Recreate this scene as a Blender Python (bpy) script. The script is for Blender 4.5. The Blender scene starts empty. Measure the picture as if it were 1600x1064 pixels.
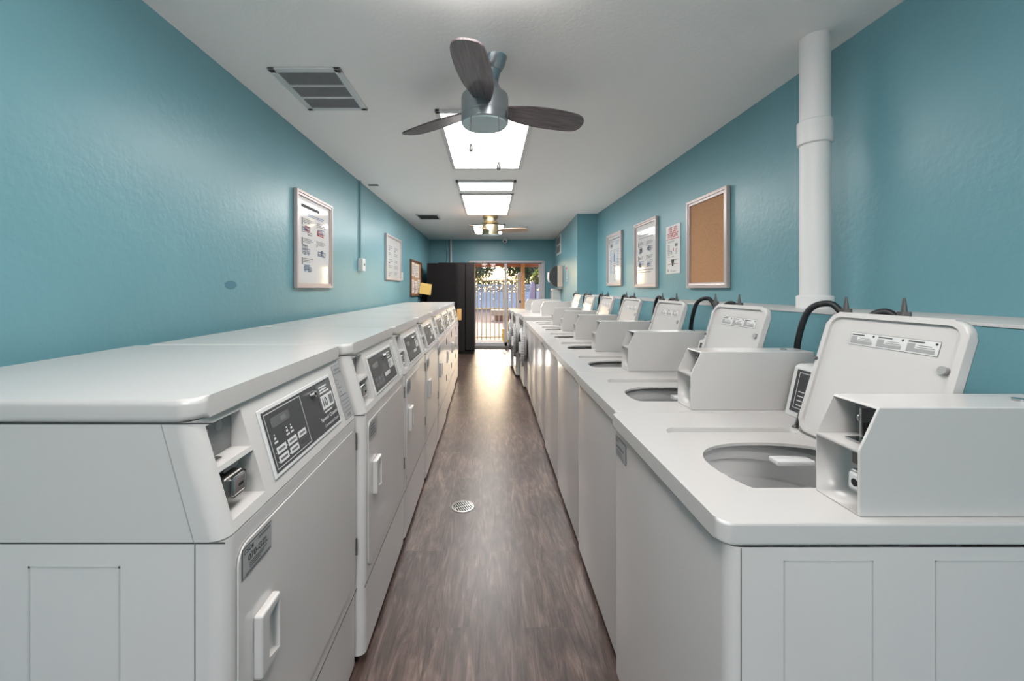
import bpy, bmesh, math, random
from mathutils import Vector, Matrix
random.seed(7)
PI = math.pi
sc = bpy.context.scene
COL = sc.collection

# ------------------------------------------------------------------ camera, world, sun, exposure
F = 640.0                      # focal length in pixels of the 1600 px frame
H = 1.28                       # eye height
CEIL = 2.36
camd = bpy.data.cameras.new('camera')
camd.sensor_fit = 'HORIZONTAL'; camd.sensor_width = 36.0; camd.lens = 36.0 * F / 1600.0
camd.shift_x = 36 / 1600.0; camd.shift_y = -80.4 / 1600.0
camd.clip_start = 0.02; camd.clip_end = 400
cam = bpy.data.objects.new('camera', camd); COL.objects.link(cam)
cam.location = (0, 0, H); cam.rotation_euler = (PI / 2, 0, 0)
sc.camera = cam
w = bpy.data.worlds.new('sky'); sc.world = w; w.use_nodes = True
wn = w.node_tree; wn.nodes.clear()
wo = wn.nodes.new('ShaderNodeOutputWorld'); wb = wn.nodes.new('ShaderNodeBackground')
ws = wn.nodes.new('ShaderNodeTexSky'); ws.sky_type = 'NISHITA'; ws.sun_disc = False
ws.sun_elevation = math.radians(19); ws.sun_rotation = math.radians(0); ws.dust_density = 3.0
wb.inputs['Strength'].default_value = 0.42
wn.links.new(ws.outputs[0], wb.inputs[0]); wn.links.new(wb.outputs[0], wo.inputs[0])
sd = bpy.data.lights.new('sun', 'SUN'); sd.energy = 2.8; sd.angle = math.radians(0.6); sd.color = (1, .95, .91)
sun = bpy.data.objects.new('sun', sd); COL.objects.link(sun)
sun.rotation_euler = (math.radians(-71), 0, math.radians(4))
sc.view_settings.view_transform = 'Standard'; sc.view_settings.look = 'None'
sc.view_settings.exposure = 0.38; sc.view_settings.gamma = 1.0; sc.view_settings.use_curve_mapping = False
PANEL_E = 9.0                  # emission of the ceiling panels

# ------------------------------------------------------------------ materials
def srgb(r, g, b):
    f = lambda c: (c / 255 / 12.92) if c / 255 <= .04045 else ((c / 255 + .055) / 1.055) ** 2.4
    return (f(r), f(g), f(b), 1)
def mat(name, col, rough=.5, metal=0, coat=0, emit=None, es=0, alpha=1, bump=None, spec=None, trans=0, var=None):
    m = bpy.data.materials.new(name); m.use_nodes = True
    nt = m.node_tree; b = nt.nodes['Principled BSDF']
    b.inputs['Base Color'].default_value = col; b.inputs['Roughness'].default_value = rough
    b.inputs['Metallic'].default_value = metal; b.inputs['Coat Weight'].default_value = coat
    b.inputs['Coat Roughness'].default_value = .06
    b.inputs['Transmission Weight'].default_value = trans
    if spec is not None: b.inputs['Specular IOR Level'].default_value = spec
    if emit: b.inputs['Emission Color'].default_value = emit; b.inputs['Emission Strength'].default_value = es
    if var or bump:
        tc = nt.nodes.new('ShaderNodeTexCoord')
    if var:
        sc_, amt = var
        n = nt.nodes.new('ShaderNodeTexNoise'); n.inputs['Scale'].default_value = sc_; n.inputs['Detail'].default_value = 6
        nt.links.new(tc.outputs['Object'], n.inputs['Vector'])
        r = nt.nodes.new('ShaderNodeValToRGB')
        r.color_ramp.elements[0].position = .3; r.color_ramp.elements[1].position = .7
        r.color_ramp.elements[0].color = tuple(c * (1 - amt) for c in col[:3]) + (1,)
        r.color_ramp.elements[1].color = tuple(min(1, c * (1 + amt)) for c in col[:3]) + (1,)
        nt.links.new(n.outputs['Fac'], r.inputs[0]); nt.links.new(r.outputs[0], b.inputs['Base Color'])
    if bump:
        bs, bd = bump
        n2 = nt.nodes.new('ShaderNodeTexNoise'); n2.inputs['Scale'].default_value = bs; n2.inputs['Detail'].default_value = 4
        nt.links.new(tc.outputs['Object'], n2.inputs['Vector'])
        bp = nt.nodes.new('ShaderNodeBump'); bp.inputs['Strength'].default_value = bd; bp.inputs['Distance'].default_value = .004
        nt.links.new(n2.outputs['Fac'], bp.inputs['Height']); nt.links.new(bp.outputs[0], b.inputs['Normal'])
    return m
M = {}
M['teal'] = mat('teal_wall_paint', srgb(106, 153, 163), .36, bump=(35, .35), var=(1.4, .05))
M['ceil'] = mat('ceiling_paint', srgb(244, 240, 237), .85, bump=(60, .3))
M['white'] = mat('white_enamel', srgb(196, 193, 191), .25, coat=.15)
M['panelw'] = mat('white_enamel_front', srgb(205, 201, 199), .24, coat=.25, bump=(260, .03))
M['plastic'] = mat('white_plastic', srgb(208, 208, 207), .4)
M['pipe'] = mat('white_pipe_paint', srgb(222, 221, 220), .45)
M['ledge'] = mat('ledge_paint', srgb(192, 191, 190), .6, var=(6, .06))
M['gray'] = mat('gray_metal_plate', srgb(128, 128, 128), .5)
M['midgray'] = mat('mid_gray', srgb(150, 150, 150), .5)
M['tub'] = mat('washer_tub', srgb(238, 238, 238), .4)
M['ring'] = mat('tub_ring', srgb(240, 240, 240), .35)
M['emboss'] = mat('pressed_line', srgb(180, 179, 178), .4)
M['seam'] = mat('seam_dark', srgb(70, 70, 70), .7)
M['black'] = mat('black_rubber', srgb(28, 28, 30), .5)
M['disp'] = mat('control_face', srgb(62, 62, 64), .4)
M['disp2'] = mat('control_window', srgb(92, 92, 94), .2)
M['chrome'] = mat('chrome', srgb(190, 190, 190), .18, metal=1)
M['steel'] = mat('steel', srgb(150, 148, 145), .35, metal=1)
M['label'] = mat('label_silver', srgb(158, 158, 158), .45)
M['ink'] = mat('ink', srgb(45, 45, 48), .6)
M['inkgray'] = mat('ink_gray', srgb(110, 110, 112), .6)
M['inkwhite'] = mat('ink_white', srgb(205, 205, 205), .6)
M['red'] = mat('ink_red', srgb(190, 50, 55), .6)
M['blue'] = mat('ink_blue', srgb(92, 124, 160), .6)
M['green'] = mat('ink_green', srgb(150, 175, 140), .6)
M['paper'] = mat('poster_paper', srgb(205, 204, 204), .5, coat=1.0)
M['sheet'] = mat('paper_sheet', srgb(215, 205, 195), .8)
M['frame'] = mat('silver_frame', srgb(188, 176, 174), .35, metal=.25)
M['cork'] = mat('cork', srgb(178, 134, 98), .9, bump=(250, .5), var=(120, .12))
M['fanm'] = mat('brushed_nickel', srgb(165, 172, 176), .32, metal=.9)
M['fandiff'] = mat('fan_glass', srgb(196, 212, 214), .6)
M['brass'] = mat('aged_nickel', srgb(165, 155, 128), .3, metal=.9)
M['blackcab'] = mat('black_cabinet', srgb(24, 21, 22), .5, spec=.2, bump=(90, .1))
M['blackcab2'] = mat('black_cabinet_door', srgb(38, 34, 35), .5, spec=.25)
M['valve'] = mat('valve_metal', srgb(110, 105, 104), .4, metal=.7)
M['yellow'] = mat('yellow_plastic', srgb(225, 185, 30), .45)
M['manila'] = mat('manila', srgb(225, 190, 110), .8)
M['card'] = mat('cardboard', srgb(205, 160, 95), .85)
M['vinyl'] = mat('vinyl_fence', srgb(215, 218, 232), .5)
M['gate'] = mat('cream_gate', srgb(235, 205, 150), .5)
M['beam'] = mat('porch_wood', srgb(190, 120, 75), .7)
M['post'] = mat('post_wood', srgb(205, 160, 105), .75, var=(8, .15))
M['lav'] = mat('lavender_canvas', srgb(170, 175, 220), .7)
M['leaf'] = mat('leaf', srgb(84, 92, 48), .7)
M['leaf2'] = mat('leaf_bright', srgb(170, 180, 40), .7)
M['bark'] = mat('bark', srgb(120, 100, 85), .9)
M['doorframe'] = mat('door_frame', srgb(200, 196, 200), .4)
M['jamb'] = mat('jamb', srgb(225, 200, 185), .5)
M['board'] = mat('brown_frame', srgb(110, 72, 50), .6)
M['tile'] = mat('planter_brick', srgb(150, 105, 95), .8)
M['concrete'] = mat('concrete', srgb(214, 190, 170), .85)
M['diff'] = mat('light_diffuser', (.9, .9, .9, 1), .5, emit=(1, .968, .938, 1), es=PANEL_E)
M['diff2'] = mat('light_diffuser_bright', (.9, .9, .9, 1), .5, emit=(1, .968, .938, 1), es=PANEL_E * 2.1)
M['dark'] = mat('dark_hole', srgb(22, 20, 20), .9)
M['mesh'] = mat('grille_mesh', srgb(80, 80, 80), .6)
g = mat('door_glass', (1, 1, 1, 1), 0.0)
nt = g.node_tree; nt.nodes.clear()
o_ = nt.nodes.new('ShaderNodeOutputMaterial'); mx = nt.nodes.new('ShaderNodeMixShader')
tr = nt.nodes.new('ShaderNodeBsdfTransparent'); gl = nt.nodes.new('ShaderNodeBsdfGlossy'); gl.inputs['Roughness'].default_value = .02
fr = nt.nodes.new('ShaderNodeFresnel'); fr.inputs[0].default_value = 1.45
nt.links.new(fr.outputs[0], mx.inputs[0]); nt.links.new(tr.outputs[0], mx.inputs[1]); nt.links.new(gl.outputs[0], mx.inputs[2])
nt.links.new(mx.outputs[0], o_.inputs[0]); M['glass'] = g

def wood_blade(name, c0, c1):
    m = mat(name, c0, .4, coat=.2); nt = m.node_tree; b = nt.nodes['Principled BSDF']
    tc = nt.nodes.new('ShaderNodeTexCoord'); mp = nt.nodes.new('ShaderNodeMapping'); mp.inputs['Scale'].default_value = (4, 60, 4)
    n = nt.nodes.new('ShaderNodeTexNoise'); n.inputs['Scale'].default_value = 1.5; n.inputs['Detail'].default_value = 6
    r = nt.nodes.new('ShaderNodeValToRGB'); r.color_ramp.elements[0].position = .35; r.color_ramp.elements[1].position = .68
    r.color_ramp.elements[0].color = c0; r.color_ramp.elements[1].color = c1
    nt.links.new(tc.outputs['Object'], mp.inputs[0]); nt.links.new(mp.outputs[0], n.inputs['Vector'])
    nt.links.new(n.outputs['Fac'], r.inputs[0]); nt.links.new(r.outputs[0], b.inputs['Base Color'])
    return m
M['blade'] = wood_blade('dark_blade_wood', srgb(72, 62, 66), srgb(112, 98, 100))
M['blade2'] = wood_blade('tan_blade_wood', srgb(165, 135, 115), srgb(185, 155, 132))

def floor_mat():
    m = mat('vinyl_plank_floor', (.2, .15, .13, 1), .3); nt = m.node_tree; b = nt.nodes['Principled BSDF']
    L = nt.links.new; N = nt.nodes.new
    tc = N('ShaderNodeTexCoord')
    rot = N('ShaderNodeMapping'); rot.inputs['Rotation'].default_value = (0, 0, PI / 2); rot.inputs['Location'].default_value = (.33, .045, 0)
    L(tc.outputs['Object'], rot.inputs[0])
    br = N('ShaderNodeTexBrick'); br.inputs['Scale'].default_value = 1
    br.inputs['Brick Width'].default_value = 1.22; br.inputs['Row Height'].default_value = .18
    br.inputs['Mortar Size'].default_value = .0012; br.inputs['Mortar Smooth'].default_value = .3
    br.offset = .37; br.inputs['Color1'].default_value = (0, 0, 0, 1); br.inputs['Color2'].default_value = (1, 1, 1, 1)
    br.inputs['Mortar'].default_value = (.5, .5, .5, 1)
    L(rot.outputs[0], br.inputs['Vector'])
    # per plank offset for the grain
    cmb = N('ShaderNodeCombineXYZ'); mul = N('ShaderNodeMath'); mul.operation = 'MULTIPLY'; mul.inputs[1].default_value = 7.3
    L(br.outputs['Color'], mul.inputs[0]); L(mul.outputs[0], cmb.inputs[0]); L(mul.outputs[0], cmb.inputs[2])
    add = N('ShaderNodeVectorMath'); L(tc.outputs['Object'], add.inputs[0]); L(cmb.outputs[0], add.inputs[1])
    m1 = N('ShaderNodeMapping'); m1.inputs['Scale'].default_value = (11, 1.7, 1); L(add.outputs[0], m1.inputs[0])
    n1 = N('ShaderNodeTexNoise'); n1.inputs['Scale'].default_value = 1.6; n1.inputs['Detail'].default_value = 9
    n1.inputs['Roughness'].default_value = .72; n1.inputs['Distortion'].default_value = 2.2
    L(m1.outputs[0], n1.inputs['Vector'])
    m2 = N('ShaderNodeMapping'); m2.inputs['Scale'].default_value = (230, 7, 1); L(add.outputs[0], m2.inputs[0])
    n2 = N('ShaderNodeTexNoise'); n2.inputs['Scale'].default_value = 1.0; n2.inputs['Detail'].default_value = 3
    L(m2.outputs[0], n2.inputs['Vector'])
    r = N('ShaderNodeValToRGB'); e = r.color_ramp.elements
    e[0].position = .32; e[0].color = srgb(40, 32, 29); e[1].position = .72; e[1].color = srgb(116, 99, 91)
    k = e.new(.5); k.color = srgb(78, 62, 57)
    L(n1.outputs['Fac'], r.inputs[0])
    mixa = N('ShaderNodeMixRGB'); mixa.blend_type = 'OVERLAY'; mixa.inputs[0].default_value = .6
    L(r.outputs[0], mixa.inputs[1]); L(n2.outputs['Fac'], mixa.inputs[2])
    m3 = N('ShaderNodeMapping'); m3.inputs['Scale'].default_value = (5.5, .9, 1); L(add.outputs[0], m3.inputs[0])
    wv = N('ShaderNodeTexWave'); wv.wave_type = 'RINGS'; wv.inputs['Scale'].default_value = 2.2; wv.inputs['Distortion'].default_value = 9
    wv.inputs['Detail'].default_value = 4; wv.inputs['Detail Scale'].default_value = 1.4; L(m3.outputs[0], wv.inputs['Vector'])
    mixw = N('ShaderNodeMixRGB'); mixw.blend_type = 'OVERLAY'; mixw.inputs[0].default_value = .16; L(mixa.outputs[0], mixw.inputs[1]); L(wv.outputs['Fac'], mixw.inputs[2])
    n4 = N('ShaderNodeTexNoise'); n4.inputs['Scale'].default_value = 2.4; n4.inputs['Detail'].default_value = 5; L(add.outputs[0], n4.inputs['Vector'])
    r4 = N('ShaderNodeMapRange'); r4.inputs['From Min'].default_value = .35; r4.inputs['From Max'].default_value = .65; r4.inputs['To Min'].default_value = .72; r4.inputs['To Max'].default_value = 1.22
    L(n4.outputs['Fac'], r4.inputs['Value'])
    mixp = N('ShaderNodeVectorMath'); mixp.operation = 'SCALE'; L(mixw.outputs[0], mixp.inputs[0]); L(r4.outputs[0], mixp.inputs['Scale'])
    hv = N('ShaderNodeMapRange'); hv.inputs['To Min'].default_value = .84; hv.inputs['To Max'].default_value = 1.12
    L(br.outputs['Color'], hv.inputs['Value'])
    mixb = N('ShaderNodeVectorMath'); mixb.operation = 'SCALE'; L(mixp.outputs[0], mixb.inputs[0]); L(hv.outputs[0], mixb.inputs['Scale'])
    mixc = N('ShaderNodeMixRGB'); mixc.inputs[2].default_value = srgb(60, 50, 48)
    L(br.outputs['Fac'], mixc.inputs[0]); L(mixb.outputs[0], mixc.inputs[1]); L(mixc.outputs[0], b.inputs['Base Color'])
    bp = N('ShaderNodeBump'); bp.inputs['Strength'].default_value = .18; bp.inputs['Distance'].default_value = .002
    L(n1.outputs['Fac'], bp.inputs['Height']); L(bp.outputs[0], b.inputs['Normal'])
    b.inputs['Roughness'].default_value = .33; b.inputs['Specular IOR Level'].default_value = .32
    return m
M['floor'] = floor_mat()
def paver_mat():
    m = mat('brick_paving', srgb(170, 140, 130), .8); nt = m.node_tree; b = nt.nodes['Principled BSDF']
    br = nt.nodes.new('ShaderNodeTexBrick'); br.inputs['Scale'].default_value = 1; br.inputs['Brick Width'].default_value = .22
    br.inputs['Row Height'].default_value = .11; br.inputs['Mortar Size'].default_value = .008
    br.inputs['Color1'].default_value = srgb(176, 142, 132); br.inputs['Color2'].default_value = srgb(150, 122, 116); br.inputs['Mortar'].default_value = srgb(120, 104, 98)
    tc = nt.nodes.new('ShaderNodeTexCoord'); nt.links.new(tc.outputs['Object'], br.inputs['Vector']); nt.links.new(br.outputs['Color'], b.inputs['Base Color'])
    return m
M['paver'] = paver_mat()

# ------------------------------------------------------------------ mesh helpers
_fontcache = {}
def text_mesh(s, bold=0.0):
    key = (s, bold)
    if key in _fontcache: return _fontcache[key]
    c = bpy.data.curves.new('t', 'FONT'); c.body = s; c.size = 1; c.resolution_u = 3; c.offset = bold
    c.align_x = 'LEFT'
    o = bpy.data.objects.new('t', c); COL.objects.link(o); bpy.context.view_layer.update()
    dg = bpy.context.evaluated_depsgraph_get()
    me = bpy.data.meshes.new_from_object(o.evaluated_get(dg))
    bpy.data.objects.remove(o); bpy.data.curves.remove(c)
    xs = [v.co.x for v in me.vertices]; ys = [v.co.y for v in me.vertices]
    _fontcache[key] = (me, min(xs), max(xs), min(ys), max(ys))
    return _fontcache[key]

class MB:
    def __init__(self): self.bm = bmesh.new(); self.mats = []; self.wn = False
    def mi(self, m):
        m = M[m] if isinstance(m, str) else m
        if m not in self.mats: self.mats.append(m)
        return self.mats.index(m)
    def _take(self, t, m, mtx=None):
        i = self.mi(m)
        for f in t.faces: f.material_index = i
        if mtx is not None: bmesh.ops.transform(t, matrix=mtx, verts=t.verts)
        bmesh.ops.recalc_face_normals(t, faces=t.faces)
        me = bpy.data.meshes.new('tmp'); t.to_mesh(me); t.free(); self.bm.from_mesh(me); bpy.data.meshes.remove(me)
    def box(self, x0, x1, y0, y1, z0, z1, m, bev=0, seg=2, mtx=None):
        t = bmesh.new(); bmesh.ops.create_cube(t, size=1)
        for v in t.verts: v.co = Vector(((x0 + x1) / 2 + v.co.x * (x1 - x0), (y0 + y1) / 2 + v.co.y * (y1 - y0), (z0 + z1) / 2 + v.co.z * (z1 - z0)))
        if bev: self.wn = True; bmesh.ops.bevel(t, geom=list(t.edges), offset=bev, segments=seg, profile=.5, affect='EDGES')
        self._take(t, m, mtx); return self
    def prism(self, pts, ax, a0, a1, m, bev=0, seg=2, mtx=None, caps=(1, 1), rnd=False):
        t = bmesh.new()
        def P(p, a): return {'x': (a, p[0], p[1]), 'y': (p[0], a, p[1]), 'z': (p[0], p[1], a)}[ax]
        A = [t.verts.new(P(p, a0)) for p in pts]; B = [t.verts.new(P(p, a1)) for p in pts]
        n = len(pts)
        if caps[0]: t.faces.new(A)
        if caps[1]: t.faces.new(B[::-1])
        for i in range(n): t.faces.new((A[i], B[i], B[(i + 1) % n], A[(i + 1) % n]))
        if rnd: self.wn = True
        if bev:
            self.wn = True; sA, sB = set(A), set(B)
            ge = [e for e in t.edges if not rnd or all(v in sA for v in e.verts) or all(v in sB for v in e.verts)]
            bmesh.ops.bevel(t, geom=ge, offset=bev, segments=seg, profile=.5, affect='EDGES')
        self._take(t, m, mtx); return self
    def cyl(self, p0, p1, r0, m, r1=None, n=20, cap=True):
        r1 = r0 if r1 is None else r1
        p0 = Vector(p0); p1 = Vector(p1); d = p1 - p0
        t = bmesh.new(); bmesh.ops.create_cone(t, cap_ends=cap, segments=n, radius1=r0, radius2=r1, depth=d.length)
        q = d.to_track_quat('Z', 'Y').to_matrix().to_4x4(); q.translation = (p0 + p1) / 2
        self._take(t, m, q); return self
    def lathe(self, prof, c, m, n=32, shear=None, cap=False):
        t = bmesh.new(); rings = []
        for r, z in prof:
            off = shear(z) if shear else (0, 0)
            rings.append([t.verts.new((c[0] + off[0] + r * math.cos(2 * PI * k / n), c[1] + off[1] + r * math.sin(2 * PI * k / n), c[2] + z)) for k in range(n)])
        for a, b in zip(rings, rings[1:]):
            for k in range(n): t.faces.new((a[k], a[(k + 1) % n], b[(k + 1) % n], b[k]))
        if cap: t.faces.new(rings[0][::-1]); t.faces.new(rings[-1])
        self._take(t, m); return self
    def tube(self, pts, r, m, n=10, sub=6):
        P = [Vector(p) for p in pts]
        if len(P) > 2 and sub > 1:
            Q = []
            for i in range(len(P) - 1):
                a = P[max(i - 1, 0)]; b = P[i]; c = P[i + 1]; d = P[min(i + 2, len(P) - 1)]
                for k in range(sub):
                    s = k / sub
                    Q.append(.5 * ((2 * b) + (c - a) * s + (2 * a - 5 * b + 4 * c - d) * s * s + (3 * b - a - 3 * c + d) * s ** 3))
            Q.append(P[-1]); P = Q
        t = bmesh.new(); rings = []; up = Vector((0, 0, 1))
        d0 = (P[1] - P[0]).normalized(); u = d0.orthogonal().normalized()
        for i, p in enumerate(P):
            d = (P[min(i + 1, len(P) - 1)] - P[max(i - 1, 0)]).normalized()
            u = (u - d * u.dot(d)).normalized(); v = d.cross(u)
            rings.append([t.verts.new(p + u * r * math.cos(2 * PI * k / n) + v * r * math.sin(2 * PI * k / n)) for k in range(n)])
        for a, b in zip(rings, rings[1:]):
            for k in range(n): t.faces.new((a[k], a[(k + 1) % n], b[(k + 1) % n], b[k]))
        t.faces.new(rings[0][::-1]); t.faces.new(rings[-1])
        self._take(t, m); return self
    def ball(self, c, r, m, sc_=(1, 1, 1), n=16):
        t = bmesh.new(); bmesh.ops.create_uvsphere(t, u_segments=n, v_segments=n // 2, radius=r)
        mt = Matrix.Diagonal((*sc_, 1)); mt.translation = c
        self._take(t, m, mt); return self
    def quad(self, pts, m):
        t = bmesh.new(); t.faces.new([t.verts.new(p) for p in pts]); i = self.mi(m)
        for f in t.faces: f.material_index = i
        me = bpy.data.meshes.new('tmp'); t.to_mesh(me); t.free(); self.bm.from_mesh(me); bpy.data.meshes.remove(me); return self
    def add_mesh(self, me, m, mtx):
        t = bmesh.new(); t.from_mesh(me); i = self.mi(m)
        for f in t.faces: f.material_index = i
        bmesh.ops.transform(t, matrix=mtx, verts=t.verts)
        k = bpy.data.meshes.new('tmp'); t.to_mesh(k); t.free(); self.bm.from_mesh(k); bpy.data.meshes.remove(k); return self
    def mesh(self, name='m', angle=35):
        me = bpy.data.meshes.new(name); self.bm.to_mesh(me); self.bm.free()
        for m in self.mats: me.materials.append(m)
        finish(me, angle)
        if self.wn: me = weighted(me)
        me.name = name; return me
    def obj(self, name, parent=None, angle=35, loc=None):
        return link(name, self.mesh(name, angle), parent, loc)

def finish(me, angle=35):
    for p in me.polygons: p.use_smooth = True
    me.set_sharp_from_angle(angle=math.radians(angle))
def weighted(me):
    o = bpy.data.objects.new('w', me); COL.objects.link(o)
    md = o.modifiers.new('w', 'WEIGHTED_NORMAL'); md.keep_sharp = True; md.weight = 100
    bpy.context.view_layer.update()
    r = bpy.data.meshes.new_from_object(o.evaluated_get(bpy.context.evaluated_depsgraph_get()))
    bpy.data.objects.remove(o); return r
def link(name, me, parent=None, loc=None):
    o = bpy.data.objects.new(name, me); COL.objects.link(o)
    if parent: o.parent = parent
    if loc is not None: o.location = loc
    return o
def cut(mb, cutters, angle=30, inner=None):
    """boolean difference of meshes made by MB; returns one mesh"""
    a = mb.mesh(); oa = link('a', a); obs = [oa]; mods = []
    for c in cutters:
        oc = link('c', c.mesh()); obs.append(oc)
        md = oa.modifiers.new('b', 'BOOLEAN'); md.operation = 'DIFFERENCE'; md.object = oc; md.solver = 'EXACT'
    bpy.context.view_layer.update()
    me = bpy.data.meshes.new_from_object(oa.evaluated_get(bpy.context.evaluated_depsgraph_get()))
    for o in obs: bpy.data.objects.remove(o)
    finish(me, angle); return weighted(me)

class Decal:
    """flat print: s to the right, t up, h out of the surface"""
    def __init__(self, o, S, T, mb=None):
        self.o = Vector(o); self.S = Vector(S).normalized(); self.T = Vector(T).normalized(); self.N = self.S.cross(self.T)
        self.mb = mb or MB(); self.step = .0005
    def P(self, s, t, h): return self.o + self.S * s + self.T * t + self.N * h
    def rect(self, s0, s1, t0, t1, m, lv=0):
        h = (lv + 1) * self.step
        self.mb.quad([self.P(s0, t0, h), self.P(s1, t0, h), self.P(s1, t1, h), self.P(s0, t1, h)], m); return self
    def slab(self, s0, s1, t0, t1, th, m, bev=0):
        mt = Matrix((self.S, self.T, self.N)).transposed().to_4x4(); mt.translation = self.o
        self.mb.box(s0, s1, t0, t1, 0, th, m, bev, 2, mt); return self
    def outline(self, s0, s1, t0, t1, w, m, lv=0):
        self.rect(s0, s1, t0, t0 + w, m, lv).rect(s0, s1, t1 - w, t1, m, lv).rect(s0, s0 + w, t0, t1, m, lv).rect(s1 - w, s1, t0, t1, m, lv); return self
    def poly(self, pts, m, lv=0):
        h = (lv + 1) * self.step; self.mb.quad([self.P(s, t, h) for s, t in pts], m); return self
    def disc(self, s, t, r, m, lv=0, n=14): return self.poly([(s + r * math.cos(2 * PI * k / n), t + r * math.sin(2 * PI * k / n)) for k in range(n)], m, lv)
    def text(self, txt, s, t, hgt, m, lv=1, width=None, bold=0.0, slant=0):
        me, x0, x1, y0, y1 = text_mesh(txt, bold); k = hgt / (y1 - y0); kx = k if width is None else width / (x1 - x0)
        h = (lv + 1) * self.step
        A = Matrix((self.S * kx, self.T * k + self.S * slant * k, self.N)).transposed().to_4x4(); A.translation = self.P(s - x0 * kx, t - y0 * k, h)
        self.mb.add_mesh(me, m, A); return self
    def lines(self, s0, s1, t0, t1, n, m, lv=1, fill=.45, rnd=None):
        rr = rnd or random
        for i in range(n):
            p = (t1 - t0) / n; a = t1 - (i + 1) * p + p * (1 - fill) / 2
            self.rect(s0, s0 + (s1 - s0) * rr.uniform(.6, 1), a, a + p * fill, m, lv)
        return self

def empty(name, loc=(0, 0, 0), rz=0):
    o = bpy.data.objects.new(name, None); COL.objects.link(o); o.location = loc; o.rotation_euler = (0, 0, rz); o.empty_display_size = .05
    return o
def tag(o, label, cat, group=None, kind=None):
    if label: o['label'] = label
    if cat: o['category'] = cat
    if group: o['group'] = group
    if kind: o['kind'] = kind
    return o
def struct(o): o['kind'] = 'structure'; return o
def copy_tree(o, parent=None):
    c = o.copy(); COL.objects.link(c); c.parent = parent
    for ch in list(o.children): copy_tree(ch, c)
    return c
def rounded(x0, x1, y0, y1, r, corners='abcd', n=5):
    """plan outline, corners a=(x0,y0) b=(x1,y0) c=(x1,y1) d=(x0,y1)"""
    pts = []
    for key, cx, cy, a0 in (('a', x0, y0, PI), ('b', x1, y0, 1.5 * PI), ('c', x1, y1, 0), ('d', x0, y1, .5 * PI)):
        if key in corners:
            ox = cx + (r if cx == x0 else -r); oy = cy + (r if cy == y0 else -r)
            for k in range(n + 1):
                a = a0 + k / n * PI / 2; pts.append((ox + r * math.cos(a), oy + r * math.sin(a)))
        else: pts.append((cx, cy))
    return pts

# ------------------------------------------------------------------ room shell
XL, XR, YB, YF = -1.297, 1.554, 8.97, -2.7
JY, JX0, JX1 = 5.876, 1.267, 1.43         # jog in the right wall and the angled wall beyond it
struct(MB().box(XL - .1, XR + .1, YF - .1, YB + .12, -.1, 0, 'floor').obj('floor'))
struct(MB().box(XL - .1, XR + .1, YF - .1, YB + .12, CEIL, CEIL + .1, 'ceil').obj('ceiling'))
struct(MB().box(XL - .12, XL, YF - .1, YB + .12, 0, CEIL, 'teal').obj('wall_left'))
struct(MB().box(XR, XR + .12, YF - .1, JY + .1, 0, CEIL, 'teal').obj('wall_right'))
struct(MB().prism([(JX0, JY), (XR, JY), (XR + .12, JY + .12), (XR + .12, YB + .12), (JX1, YB + .12), (JX1, YB)], 'z', 0, CEIL, 'teal').obj('wall_right_far'))
DX0, DX1, DZ = -.42, 1.20, 1.885
mb = MB(); mb.box(XL, DX0, YB, YB + .12, 0, CEIL, 'teal'); mb.box(DX1, JX1, YB, YB + .12, 0, CEIL, 'teal'); mb.box(DX0, DX1, YB, YB + .12, DZ, CEIL, 'teal')
struct(mb.obj('wall_back'))
mb = MB(); mb.box(XL, -.95, YF - .1, YF, 0, CEIL, 'ceil').box(1.2, XR, YF - .1, YF, 0, CEIL, 'ceil').box(-.95, 1.2, YF - .1, YF, 2.1, CEIL, 'ceil')  # unseen rear wall, painted pale to bounce fill light, opening for the added door
struct(mb.obj('wall_front'))
d2 = struct(empty('rear_fill_door', (0, YF, 0)))  # unseen glass door added to let daylight onto the foreground
mb = MB(); mb.box(-.95, -.9, -.1, .02, 0, 2.1, 'doorframe').box(1.15, 1.2, -.1, .02, 0, 2.1, 'doorframe').box(-.95, 1.2, -.1, .02, 2.05, 2.1, 'doorframe').box(.1, .15, -.07, -.02, 0, 2.05, 'doorframe')
mb.obj('door_frame', d2); MB().box(-.9, 1.15, -.05, -.045, 0.02, 2.05, 'glass').obj('glass_pane', d2)
struct(MB().box(-14, 16, -25, YF - .1, -.12, -.02, 'concrete').obj('rear_fill_ground'))  # unseen ground added beyond the rear door to bounce daylight inside
struct(MB().box(1.22, XR, YF, JY, 0, 1.188, 'teal').obj('wall_right_lower'))
struct(MB().box(1.217, XR, YF, JY, 1.188, 1.197, 'ledge', .002).obj('trim_1'))

# sliding door
dr = struct(empty('door_1', (0, YB, 0)))
mb = MB(); mb.box(DX0, DX1, -.03, .1, DZ - .03, DZ + .02, 'doorframe', .004).box(DX1 - .045, DX1 + .02, -.03, .1, 0, DZ, 'doorframe', .004)
mb.box(DX0 - .02, DX0 + .045, -.03, .1, 0, DZ, 'jamb', .004).box(DX0, DX1, -.02, .1, 0, .03, 'steel')
mb.obj('door_frame', dr)
for x0, x1, y in ((DX0 + .045, .395, .02), (.335, DX1 - .045, .06)):
    mb = MB()
    mb.box(x0, x0 + .055, y, y + .03, .03, DZ - .025, 'doorframe', .003).box(x1 - .055, x1, y, y + .03, .03, DZ - .025, 'doorframe', .003)
    mb.box(x0, x1, y, y + .03, .03, .11, 'doorframe', .003).box(x0, x1, y, y + .03, DZ - .045, DZ - .025, 'doorframe', .003)
    s = mb.obj('sliding_panel', dr)
    MB().box(x0 + .05, x1 - .05, y + .012, y + .017, .1, DZ - .04, 'glass').obj('glass_pane', s)
MB().box(DX0 + .06, DX0 + .085, -.015, .02, .86, 1.08, 'black', .004).obj('door_handle', dr)

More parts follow.
